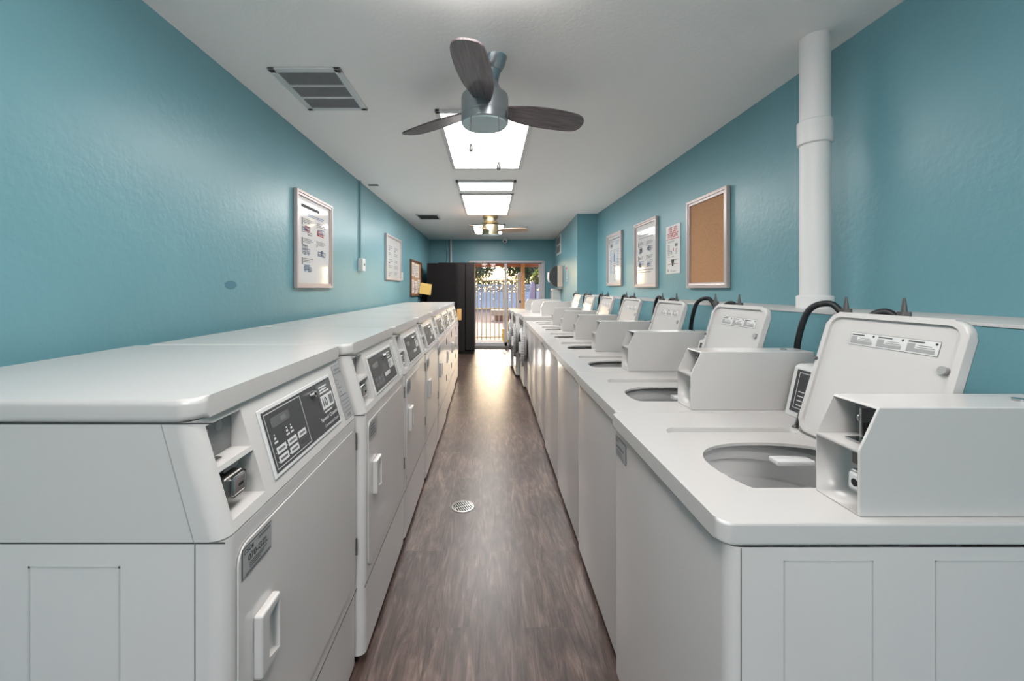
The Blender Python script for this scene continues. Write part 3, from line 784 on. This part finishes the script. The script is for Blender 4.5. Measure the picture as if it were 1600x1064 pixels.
def light_panel(x0, x1, y0, y1, label, drop=.012, dm='diff'):
    r = tag(empty('ceiling_light', ((x0 + x1) / 2, (y0 + y1) / 2, CEIL)), label, 'ceiling light', 'ceiling lights down the middle of the room'); a = (x1 - x0) / 2; b = (y1 - y0) / 2; f = .028
    mb = MB(); mb.box(-a, a, -b, -b + f, -drop - .006, 0, 'plastic', .003).box(-a, a, b - f, b, -drop - .006, 0, 'plastic', .003).box(-a, -a + f, -b, b, -drop - .006, 0, 'plastic', .003).box(a - f, a, -b, b, -drop - .006, 0, 'plastic', .003)
    mb.obj('frame', r)
    MB().box(-a + f, a - f, -b + f, b - f, -drop - (.07 if y1 < 1.5 else 0), -.001, dm).obj('diffuser', r)  # added panels hang deeper so their glowing sides brighten the ceiling
light_panel(-.325, .285, 2.454, 3.637, 'large glowing rectangular ceiling panel behind the nearer fan')
light_panel(-.33, .27, 4.05, 4.42, 'narrow glowing light fixture set crosswise between two panels', .02)
light_panel(-.332, .28, 4.62, 5.88, 'glowing ceiling panel just before the far fan', dm='diff2')
light_panel(-.287, .27, 6.8, 7.96, 'farthest glowing ceiling panel, partly hidden by the far fan', dm='diff2')
light_panel(-.325, .285, .22, 1.38, 'unseen glowing panel added above the camera to light the foreground')  # added lamp out of view, brightens the nearest machines
light_panel(-.325, .285, -2.0, -.84, 'unseen glowing panel added behind the camera to light the foreground', dm='diff2')  # added lamp behind the view, fills the sides facing the camera

def fan(cx, cy, canopy_off, zb, zd, rr, angs, label, mm, bm_, dm, chains, drum=.114, cr=.054, blen=.55):
    r = tag(empty('ceiling_fan', (cx, cy, CEIL)), label, 'ceiling fan')
    ox, oy = canopy_off; hd = zb - CEIL      # drum top
    sh = lambda z: (ox * (1 - min(1, z / hd)), oy * (1 - min(1, z / hd)))
    MB().lathe([(.01, 0), (cr, 0), (cr, -.03), (cr * .9, -.045), (cr * .82, -.05)], (0, 0, 0), mm, 32, sh, False).obj('canopy', r)
    MB().lathe([(cr * .8, -.05), (cr * .8, -.07), (cr * .86, hd + .05), (cr * 1.15, hd + .03), (drum * .75, hd + .012), (drum * .98, hd - .005)], (0, 0, 0), mm, 32, sh).obj('neck', r)
    zz = zd - CEIL
    mb = MB(); mb.lathe([(drum * .98, hd - .005), (drum, hd - .02), (drum, zz + .045), (drum * .985, zz + .043), (drum * .985, zz + .037), (drum, zz + .035), (drum, zz + .005), (drum * .96, zz)], (0, 0, 0), mm, 40)
    mb.obj('motor_housing', r)
    MB().lathe([(drum * .95, zz + .001), (drum * .93, zz - .006), (drum * .5, zz - .012), (0.001, zz - .013)], (0, 0, 0), dm, 40).obj('light_cover', r)
    for a in angs:
        ctl = [(.0, -.040), (.04, -.050), (.13, -.072), (.24, -.082), (.36, -.078), (.415, -.060), (.44, -.025), (.445, .02), (.43, .050), (.39, .062), (.26, .072), (.13, .068), (.04, .050), (.0, .040)]
        k = (blen - .10) / .44; out = []
        for i in range(len(ctl) - 1):
            q = [Vector(ctl[max(0, min(len(ctl) - 1, i + j))]) for j in (-1, 0, 1, 2)]
            for t_ in range(4):
                u = t_ / 4; out.append(tuple(.5 * ((2 * q[1]) + (q[2] - q[0]) * u + (2 * q[0] - 5 * q[1] + 4 * q[2] - q[3]) * u * u + (3 * q[1] - q[0] - 3 * q[2] + q[3]) * u ** 3)))
        out.append(ctl[-1])
        mb = MB(); mb.prism([(x * k + .10, y) for x, y in out], 'z', -.004, .004, bm_, .0015, 1)
        b = mb.obj('blade', r)
        b.matrix_local = Matrix.Translation((0, 0, rr - CEIL)) @ Matrix.Rotation(math.radians(a), 4, 'Z') @ Matrix.Rotation(math.radians(-13), 4, 'X')
        MB().box(.07, .15, -.02, .02, .004, .009, mm, .002).obj('blade_bracket', b)
    for (x, y, z) in chains:
        c = MB().cyl((x, y, zz + .002), (x, y, z - CEIL), .0028, 'gray', n=6).obj('pull_chain', r)
        MB().lathe([(.001, .04), (.005, .034), (.010, .010), (.006, 0), (.001, -.001)], (x, y, z - CEIL - .03), 'steel', 10).obj('pendant', c)
fan(-.02, 1.984, (.05, -.07), 2.215, 2.078, 2.155, (22, 143, 264), 'nearer ceiling fan with dark wood blades and grey metal housing', 'fanm', 'blade', 'fandiff', ((-.063, -.09, 1.945), (.065, -.09, 1.86)))
fan(.02, 6.05, (0, 0), 2.22, 2.075, 2.145, (355, 122, 243), 'farther ceiling fan with tan blades and brassy housing', 'brass', 'blade2', 'fandiff', (), drum=.125, cr=.115)

r = tag(empty('security_camera', (.335, YB - .35, CEIL)), 'small white security camera on the ceiling above the door', 'camera')
MB().cyl((0, 0, -.03), (0, 0, 0), .05, 'plastic', n=20).ball((0, 0, -.06), .05, 'plastic', (1, 1, 1.1)).obj('housing', r)
MB().cyl((0, -.045, -.08), (0, -.056, -.09), .02, 'dark', n=14).obj('lens', r)

# ------------------------------------------------------------------ things on the walls
def framed(name, side, y0, y1, z0, z1, label, cat, content, fw=.035, fm='frame', depth=.03, base='paper'):
    """side -1 = left wall, +1 = right wall; y0 near, y1 far"""
    w_, h_ = y1 - y0, z1 - z0
    if side < 0: o, S = Vector((XL, y0, z0)), Vector((0, 1, 0))
    else: o, S = Vector((XR, y1, z0)), Vector((0, -1, 0))
    r = tag(empty(name, (o.x, (y0 + y1) / 2, z0)), label, cat)
    T = Vector((0, 0, 1)); N = S.cross(T)
    o = o - r.location
    mt = Matrix((S, T, N)).transposed().to_4x4(); mt.translation = o
    g_ = fw * .55
    fo = cut(MB().box(0, w_, 0, h_, .002, depth, fm, .004, 2), [MB().box(fw, w_ - fw, fw, h_ - fw, -.1, .1, fm), MB().box(g_, w_ - g_, g_, h_ - g_, depth * .8, .1, fm)], 30)
    fo.transform(mt); fo.name = 'frame'; link('frame', fo, r)
    mb = MB(); mb.box(fw * .9, w_ - fw * .9, fw * .9, h_ - fw * .9, .002, depth * .4, base, 0, 2, mt)
    d = Decal(mt @ Vector((fw, fw, depth * .4)), S, T, mb); d.step = .0006
    if content: content(d, w_ - 2 * fw, h_ - 2 * fw)
    mb.obj('board' if base == 'cork' else 'poster', r)
    return r
def cell(d, s, t, w_, h_, rnd, cols=('blue', 'inkgray', 'ink')):
    d.rect(s, s + .012, t + h_ - .05, t + h_, 'ink', 1)
    d.lines(s + .02, s + w_, t + h_ - .035, t + h_, 3, 'inkgray', 1, .4, rnd)
    for k in range(7):
        a = s + rnd.uniform(0, w_ * .6); b = t + rnd.uniform(0, (h_ - .05) * .6); c = rnd.uniform(.03, w_ * .4); e = rnd.uniform(.02, h_ * .3)
        d.outline(a, min(a + c, s + w_), b, min(b + e, t + h_ - .045), .004, rnd.choice(cols), 2 + k % 3)
        if k % 2: d.rect(a + .008, min(a + c * .6, s + w_), b + .006, b + e * .5, rnd.choice(('blue', 'midgray', 'label')), 2)
def poster_a(d, w_, h_):
    rnd = random.Random(3)
    d.lines(w_ * .1, w_ * .9, h_ * .86, h_ * .94, 1, 'ink', 1, .5, rnd); d.lines(w_ * .3, w_ * .92, h_ * .79, h_ * .83, 2, 'blue', 1, .5, rnd)
    for i in range(3):
        for j in range(2):
            if (i, j) == (2, 1): continue
            cell(d, w_ * (.12 + .44 * j), h_ * (.56 - .23 * i), w_ * .34, h_ * .2, rnd, ('blue', 'blue', 'inkgray') if i else ('inkgray', 'red', 'blue'))
def poster_b(d, w_, h_):
    rnd = random.Random(5)
    for i in range(5):
        for j in range(2): d.lines(w_ * (.15 + .4 * j), w_ * (.45 + .4 * j), h_ * (.72 - .16 * i), h_ * (.80 - .16 * i), 2, 'inkgray', 1, .4, rnd).rect(w_ * (.15 + .4 * j), w_ * (.25 + .4 * j), h_ * (.68 - .16 * i), h_ * (.71 - .16 * i), rnd.choice(('green', 'ink', 'inkgray')), 1)
def poster_c(d, w_, h_):
    rnd = random.Random(8)
    d.rect(w_ * .1, w_ * .9, h_ * .93, h_ * .945, 'ink', 1); cell(d, w_ * .1, h_ * .76, w_ * .4, h_ * .16, rnd, ('ink', 'blue')); d.lines(w_ * .58, w_ * .9, h_ * .8, h_ * .9, 4, 'blue', 1, .4, rnd)
    for j in range(3): d.lines(w_ * (.14 + .27 * j), w_ * (.34 + .27 * j), h_ * .2, h_ * .72, 16, 'blue' if j != 1 else 'inkgray', 1, .35, rnd)
    d.poly([(w_ * .45, h_ * .45), (w_ * .55, h_ * .45), (w_ * .55, h_ * .62), (w_ * .45, h_ * .62)], 'blue', 2)
    for k in range(16):
        a = 2 * PI * k / 16; d.disc(w_ * .5 + .05 * math.cos(a), h_ * .13 + .05 * math.sin(a), .006, 'inkgray', 1, 6)
def poster_d(d, w_, h_):
    rnd = random.Random(11)
    d.lines(w_ * .15, w_ * .9, h_ * .76, h_ * .9, 3, 'midgray', 1, .3, rnd)
    for i in range(2):
        for j in range(2): cell(d, w_ * (.12 + .44 * j), h_ * (.52 - .24 * i), w_ * .34, h_ * .2, rnd)
    d.lines(w_ * .1, w_ * .9, h_ * .18, h_ * .26, 2, 'inkgray', 1, .3, rnd)
framed('framed_poster', -1, 2.71, 3.33, 1.287, 1.953, 'framed instruction poster with five picture steps on the left wall', 'poster', poster_a)
framed('framed_poster', -1, 5.09, 5.93, 1.396, 1.977, 'pale framed notice of two columns beyond the left wall switch', 'poster', poster_b, .03)
framed('framed_poster', 1, 4.74, 5.32, 1.32, 1.966, 'farthest framed chart on the right wall, nearest the corner', 'poster', poster_c)
framed('framed_poster', 1, 3.75, 4.32, 1.295, 1.952, 'framed poster with four diagrams beside the detergent sign', 'poster', poster_d)
framed('cork_board', 1, 2.63, 3.17, 1.287, 1.948, 'empty cork notice board in a silver frame on the right wall', 'notice board', None, .04, base='cork')
# detergent sign
r = tag(empty('detergent_sign', (XR, 3.45, 1.41)), 'narrow white USE LESS DETERGENT sign with red heading', 'sign')
mb = MB(); mb.box(-.006, 0, -.13, .13, 0, .41, 'sheet' if 0 else 'plastic', .0008, 1)
d = Decal((-.006, .13, 0), (0, -1, 0), (0, 0, 1), mb)
d.text('USE LESS', .05, .352, .042, 'red', 1, width=.165, bold=.012).text('DETERGENT', .03, .305, .042, 'red', 1, width=.20, bold=.012).rect(.015, .25, .290, .296, 'red', 1)
rnd = random.Random(4)
d.lines(.04, .22, .262, .28, 2, 'inkgray', 1, .4, rnd).lines(.03, .1, .17, .25, 6, 'inkgray', 1, .4, rnd).rect(.17, .22, .225, .25, 'inkgray', 1).rect(.14, .15, .19, .215, 'red', 1)
d.rect(.11, .12, .165, .195, 'blue', 1).rect(.09, .112, .16, .164, 'ink', 1).rect(.04, .08, .155, .167, 'green', 1).lines(.18, .22, .16, .21, 4, 'inkgray', 1, .4, rnd)
d.lines(.03, .22, .138, .148, 2, 'inkgray', 1, .4, rnd).rect(.105, .155, .09, .12, 'ink', 1).rect(.115, .145, .062, .09, 'ink', 1).rect(.09, .19, .078, .083, 'ink', 1).rect(.04, .08, .076, .081, 'red', 1).rect(.2, .22, .076, .081, 'red', 1).rect(.15, .2, .112, .116, 'ink', 1)
d.lines(.03, .06, .018, .04, 2, 'ink', 1, .5, rnd).poly([(.09, .018), (.11, .018), (.1, .045)], 'ink', 1).rect(.125, .19, .02, .024, 'inkgray', 1)
mb.obj('panel', r)
# scuff patch on left wall
d = Decal((XL, 0, 0), (0, 1, 0), (0, 0, 1)); d.step = .001
d.poly([(2.055 + .05 * math.cos(a * PI / 8) * (1 + .1 * math.sin(a * 3)), 1.30 + .022 * math.sin(a * PI / 8)) for a in range(16)], mat('teal_patch', srgb(70, 122, 138), .6))
tag(d.mb.obj('paint_patch'), 'dark teal oval patch on the bare left wall', 'paint patch')

# brown corkboard with papers (far left)
r = framed('cork_board', -1, 6.72, 7.75, 1.16, 1.775, 'brown framed cork board covered with papers near the black cabinet', 'notice board', None, .035, 'board', base='cork')
pp = [(6.8, 7.06, 1.5, 1.73), (7.1, 7.5, 1.48, 1.72), (6.8, 7.02, 1.22, 1.44), (7.07, 7.3, 1.2, 1.42), (7.36, 7.62, 1.22, 1.45)]
pl = ['white sheet pinned at the top near corner of the brown cork board', 'large white sheet pinned at the top far side of the brown board', 'sheet pinned at the bottom near corner of the brown board', 'narrow sheet pinned at the bottom middle of the brown board', 'sheet pinned at the bottom far side of the brown board']
for (a, b, c, d_), l in zip(pp, pl):
    mb = MB(); mb.box(XL + .0135, XL + .0150, a, b, c, d_, 'sheet')
    d = Decal((XL + .0150, a, c), (0, 1, 0), (0, 0, 1), mb); d.lines(.03, b - a - .03, .03, d_ - c - .03, 6, 'inkgray', 0, .3, rnd)
    d.rect((b - a) * .4, (b - a) * .55, .05, .09, 'board', 2)
    tag(mb.obj('paper_sheet'), l, 'paper', 'papers on the brown cork board')
mt = Matrix.Translation((XL + .03, 7.42, 1.2)) @ Matrix.Rotation(math.radians(-52), 4, 'Z') @ Matrix.Rotation(math.radians(-8), 4, 'X')
o = MB().box(0, .006, 0, .24, 0, .2, 'manila', .001, 1, mt).obj('envelope'); tag(o, 'yellow envelope sticking out from the brown cork board', 'envelope')

# alcove wall items: local frame along the angled wall
ax = Vector((JX1 - JX0, YB - JY, 0)); ax.normalize()
def on_wall(Y): return Vector((JX0 + (JX1 - JX0) * (Y - JY) / (YB - JY), Y, 0))
rzw = math.atan2(ax.y, ax.x) - PI / 2
r = tag(empty('wall_vent', on_wall(8.02), rzw), 'white two-part wall vent high above the towel dispenser', 'vent')
mb = MB(); mb.box(-.02, 0, -.32, .32, 1.95, 2.33, 'plastic', .004); mb.obj('frame', r)
mb = MB(); mb.box(-.022, -.019, -.25, .25, 1.99, 2.125, 'mesh').box(-.022, -.019, -.25, .25, 2.155, 2.29, 'mesh')
for k in range(9):
    for z0 in (1.99, 2.155): mb.box(-.024, -.021, -.25, .25, z0 + .006 + k * .015, z0 + .011 + k * .015, 'midgray')
mb.obj('grille', r)
r = tag(empty('towel_dispenser', on_wall(7.5) + Vector((-.003, 0, 0)), rzw), 'paper towel dispenser with dark front on the far right wall', 'dispenser')
MB().box(-.10, 0, -.06, .22, 1.32, 1.70, 'jamb', .01).obj('housing', r)
MB().prism([(-.10, 1.32), (-.17, 1.34), (-.25, 1.45), (-.245, 1.58), (-.18, 1.68), (-.10, 1.70)], 'y', -.055, .215, 'disp', .008, 2).obj('front_cover', r)
MB().prism([(-.24, 1.40), (-.262, 1.46), (-.258, 1.59), (-.24, 1.6)], 'y', -.04, .20, 'plastic', .002, 1).obj('towel_slot', r)
r = tag(empty('wall_sign', on_wall(6.95), rzw), 'small narrow white sign with red marks beside the towel dispenser', 'sign')
mb = MB(); mb.box(-.006, 0, -.09, .09, 1.41, 1.68, 'plastic', .001, 1); d = Decal((-.006, .09, 1.41), (0, -1, 0), (0, 0, 1), mb)
d.rect(.03, .15, .2, .245, 'red', 1).lines(.03, .15, .06, .19, 6, 'ink', 1, .5, rnd).rect(.05, .13, .02, .045, 'ink', 1); mb.obj('panel', r)
r = tag(empty('wall_cabinet', on_wall(7.9), rzw), 'white box below the towel dispenser by the far right wall', 'box')
MB().box(-.16, -.0, -.12, .25, .98, 1.29, 'plastic', .008).obj('housing', r)
MB().box(-.175, -.16, -.03, .0, 1.05, 1.25, 'midgray', .003).obj('lever', r)

# ------------------------------------------------------------------ tall black cabinets by the door
r = tag(empty('black_cabinet', (-.88, 7.83, 0)), 'tall black cabinet standing in front of the other by the back left corner', 'cabinet')
MB().box(-.275, .262, -.19, .19, .06, 1.762, 'blackcab', .006).obj('body', r)
MB().box(-.26, .245, -.17, .18, 0, .06, 'dark').obj('plinth', r)
r = tag(empty('black_cabinet', (-.60, 8.42, 0)), 'slightly taller dark cabinet beside the sliding door', 'cabinet')
MB().box(-.40, .13, -.38, .38, .06, 1.80, 'blackcab2', .006).obj('body', r)
MB().box(.14, .315, -.38, .38, .08, 1.80, 'blackcab2', .01).obj('door', r)
MB().box(-.38, .30, -.36, .36, 0, .06, 'dark').obj('plinth', r)
tag(MB().box(-.465, -.40, 5.926, 5.985, .83, .99, 'card', .003).obj('cardboard_box'), 'small tan cardboard piece hanging at the end of the dryer row', 'cardboard')

# ------------------------------------------------------------------ floor drains
def drain(x, y, lab):
    r = tag(empty('floor_drain', (x, y, 0)), lab, 'floor drain', 'round floor drains in the aisle')
    MB().lathe([(.066, 0.0005), (.066, .003), (.058, .004), (.055, .001)], (0, 0, 0), 'steel', 32).obj('rim', r)
    MB().cyl((0, 0, .0004), (0, 0, .0012), .057, 'dark', n=32).obj('cavity', r)
    mb = MB()
    for k in range(-4, 5):
        x_ = k * .0125; L = math.sqrt(max(0, .056 ** 2 - x_ ** 2)); mb.box(x_ - .0028, x_ + .0028, -L, L, .0014, .0034, 'chrome')
    mb.box(-.056, .056, -.003, .003, .0014, .0036, 'chrome'); g_ = mb.obj('grate', r); g_.rotation_euler.z = math.radians(28)
drain(-.154, 2.41, 'round metal floor drain in the foreground aisle')
drain(-.16, 6.8, 'far round floor drain in the bright patch near the door')

# ------------------------------------------------------------------ outside the door
struct(MB().box(-14, 16, YB + .12, 45, -.12, -.02, 'paver').obj('patio'))
struct(MB().box(-3.5, 4.5, YB + .12, 12.6, 2.42, 2.55, 'beam').obj('porch_roof'))
mb = MB(); mb.box(-3.5, 4.5, 12.4, 12.55, 1.955, 2.42, 'beam', .005); tag(mb.obj('porch_beam'), 'orange brown wooden porch beam above the patio', 'beam')
tag(MB().box(.965, 1.075, 12.26, 12.38, -.02, 2.40, 'post', .006).obj('porch_post'), 'tan wooden porch post seen through the glass door', 'post')
mb = MB(); mb.prism([(.83, -.02), (.955, -.02), (.955, 1.75), (.90, 1.78), (.83, 1.70)], 'y', 12.0, 12.12, 'vinyl', .005); tag(mb.obj('gate_post'), 'thick white gate post left of the wooden porch post', 'post')
# gate
r = tag(empty('picket_gate', (.2, 10.4, 0)), 'cream metal bar gate just outside the sliding door', 'gate')
MB().box(-.62, .62, -.012, .012, 1.475, 1.505, 'gate').box(-.62, .62, -.012, .012, .765, .795, 'gate').box(-.62, .62, -.012, .012, .05, .08, 'gate').obj('rail', r)
bar = MB().box(-.012, .012, -.012, .012, 0, 1.62, 'gate').mesh('bar')
for k in range(12): link('bar', bar, r, (-.60 + k * .109, 0, 0))
MB().box(.565, .61, -.05, -.012, .93, .99, 'black', .004).obj('latch', r)
# fence
r = tag(empty('lattice_fence', (0, 26, 0)), 'white vinyl fence with lattice top across the far side of the patio', 'fence')
mb = MB()
for k in range(96): x = -10 + k * .21; mb.box(x, x + .2, 0, .03, 0, 1.05, 'vinyl')
mb.obj('board_panel', r)
mb = MB(); mb.box(-10, 10, -.03, .05, 1.03, 1.11, 'vinyl').box(-10, 10, -.03, .05, 1.5, 1.57, 'vinyl'); mb.obj('rail', r)
mb = MB()
for k in range(170):
    x = -10 + k * .12
    for s in (1, -1):
        L = .42; mt = Matrix.Translation((x, .01 * s, 1.30)) @ Matrix.Rotation(s * PI / 4, 4, 'Y'); mb.box(-.014, .014, -.005, .005, -L * .72, L * .72, 'vinyl', 0, 2, mt)
mb.obj('lattice_panel', r)
for k in range(9): MB().box(-.06, .06, -.06, .06, 0, 1.66, 'vinyl', .01).obj('post', r, loc=(-8.8 + k * 2.3, -.06, 0))
for o in r.children: pass
# planter
r = tag(empty('raised_planter', (.45, 17, -.02)), 'low brick planter with a pale cap on the patio', 'planter')
MB().box(-.2, .42, -.3, .3, 0, .22, 'tile', .01).obj('base', r); MB().box(-.36, .46, -.34, .34, .22, .44, 'concrete', .02).obj('cap', r)
# folded umbrella
r = tag(empty('patio_umbrella', (1.46, 13.6, -.02)), 'folded lavender patio umbrella right of the porch post', 'umbrella')
MB().lathe([(.0, 1.6), (.04, 1.5), (.13, 1.1), (.17, .8), (.15, .66), (.04, .62)], (0, 0, 0), 'lav', 12).obj('canopy', r)
MB().cyl((0, 0, .04), (0, 0, .66), .02, 'lav').obj('pole', r); MB().cyl((0, 0, 0), (0, 0, .06), .2, 'disp').obj('base', r)
for i, x in enumerate((1.365, 1.478)):
    r = tag(empty('metal_pole', (x, 12.0, -.02)), ('left', 'right')[i] + ' dark upright pole outside at the right of the doorway', 'pole', 'dark poles outside the door')
    MB().cyl((0, 0, 0), (0, 0, 1.62), .02, 'valve', n=10).obj('shaft', r); MB().ball((0, 0, 1.66), .045, 'valve').obj('cap', r)
# mop bucket
r = tag(empty('mop_bucket', (.41, 9.38, -.02)), 'yellow mop bucket standing outside against the glass door', 'bucket')
MB().prism([(-.09, .05), (.09, .05), (.12, .3), (-.12, .3)], 'y', -.1, .1, 'yellow', .01).obj('tub', r)
MB().box(-.11, .0, -.08, .08, .3, .4, 'yellow', .01).obj('wringer', r)
for sx in (-.07, .07):
    for sy in (-.07, .07): MB().ball((sx, sy, .025), .025, 'black').obj('caster', r)
# trees
def tree(x, y, h, rad, zc, m, label, n, seed, sz=.16):
    rn = random.Random(seed); r = tag(empty('tree', (x, y, -.02)), label, 'tree', 'trees beyond the fence')
    mb = MB(); mb.tube([(0, 0, 0), (.1, 0, h * .4), (-.1, .1, h * .8)], .1, 'bark', 8)
    for k in range(9):
        a = rn.uniform(0, 2 * PI); mb.tube([(0, 0, h * rn.uniform(.3, .6)), (math.cos(a) * rad * .5, math.sin(a) * rad * .3, h * .7), (math.cos(a) * rad * .9, math.sin(a) * rad * .4, h * rn.uniform(.75, 1.05))], .04, 'bark', 6, 3)
    mb.obj('trunk', r)
    bm = bmesh.new()
    for k in range(n):
        u = Vector((rn.gauss(0, 1), rn.gauss(0, 1), rn.gauss(0, 1))).normalized() * rad * rn.uniform(.35, 1)
        c = Vector((u.x, u.y * .6, zc + u.z * .75)); A = Vector((rn.uniform(-1, 1), rn.uniform(-1, 1), rn.uniform(-1, 1))).normalized(); B = A.orthogonal().normalized() * sz * .5; A = A * sz
        bm.faces.new([bm.verts.new(c + q) for q in (-A, B, A, -B)])
    me = bpy.data.meshes.new('foliage'); bm.to_mesh(me); bm.free(); me.materials.append(M[m]); f = link('foliage', me, r)
tree(-1.6, 31, 4.5, 2.4, 3.5, 'leaf', 'olive green tree behind the fence at the left of the doorway', 5200, 1)
tree(3.4, 36.5, 5.6, 2.6, 3.9, 'leaf', 'airy tree behind the middle of the lattice fence', 5600, 2)
tree(4.2, 29, 3.0, 1.25, 2.0, 'leaf2', 'round yellow green bush above the fence at the right', 2200, 3, .13)

rn = random.Random(9); bm = bmesh.new()
for k in range(5200):
    c = Vector((rn.uniform(-6, 7), 27.6 + rn.uniform(-.4, .4), rn.uniform(-.02, 1.75) + rn.uniform(0, .25))); A = Vector((rn.uniform(-1, 1), rn.uniform(-1, 1), rn.uniform(-1, 1))).normalized(); B = A.orthogonal().normalized() * .07
    bm.faces.new([bm.verts.new(c + q) for q in (-A * .13, B, A * .13, -B)])
me = bpy.data.meshes.new('hedge'); bm.to_mesh(me); bm.free(); me.materials.append(M['leaf'])
tag(link('hedge', me), 'dark olive hedge directly behind the white lattice fence', 'hedge')
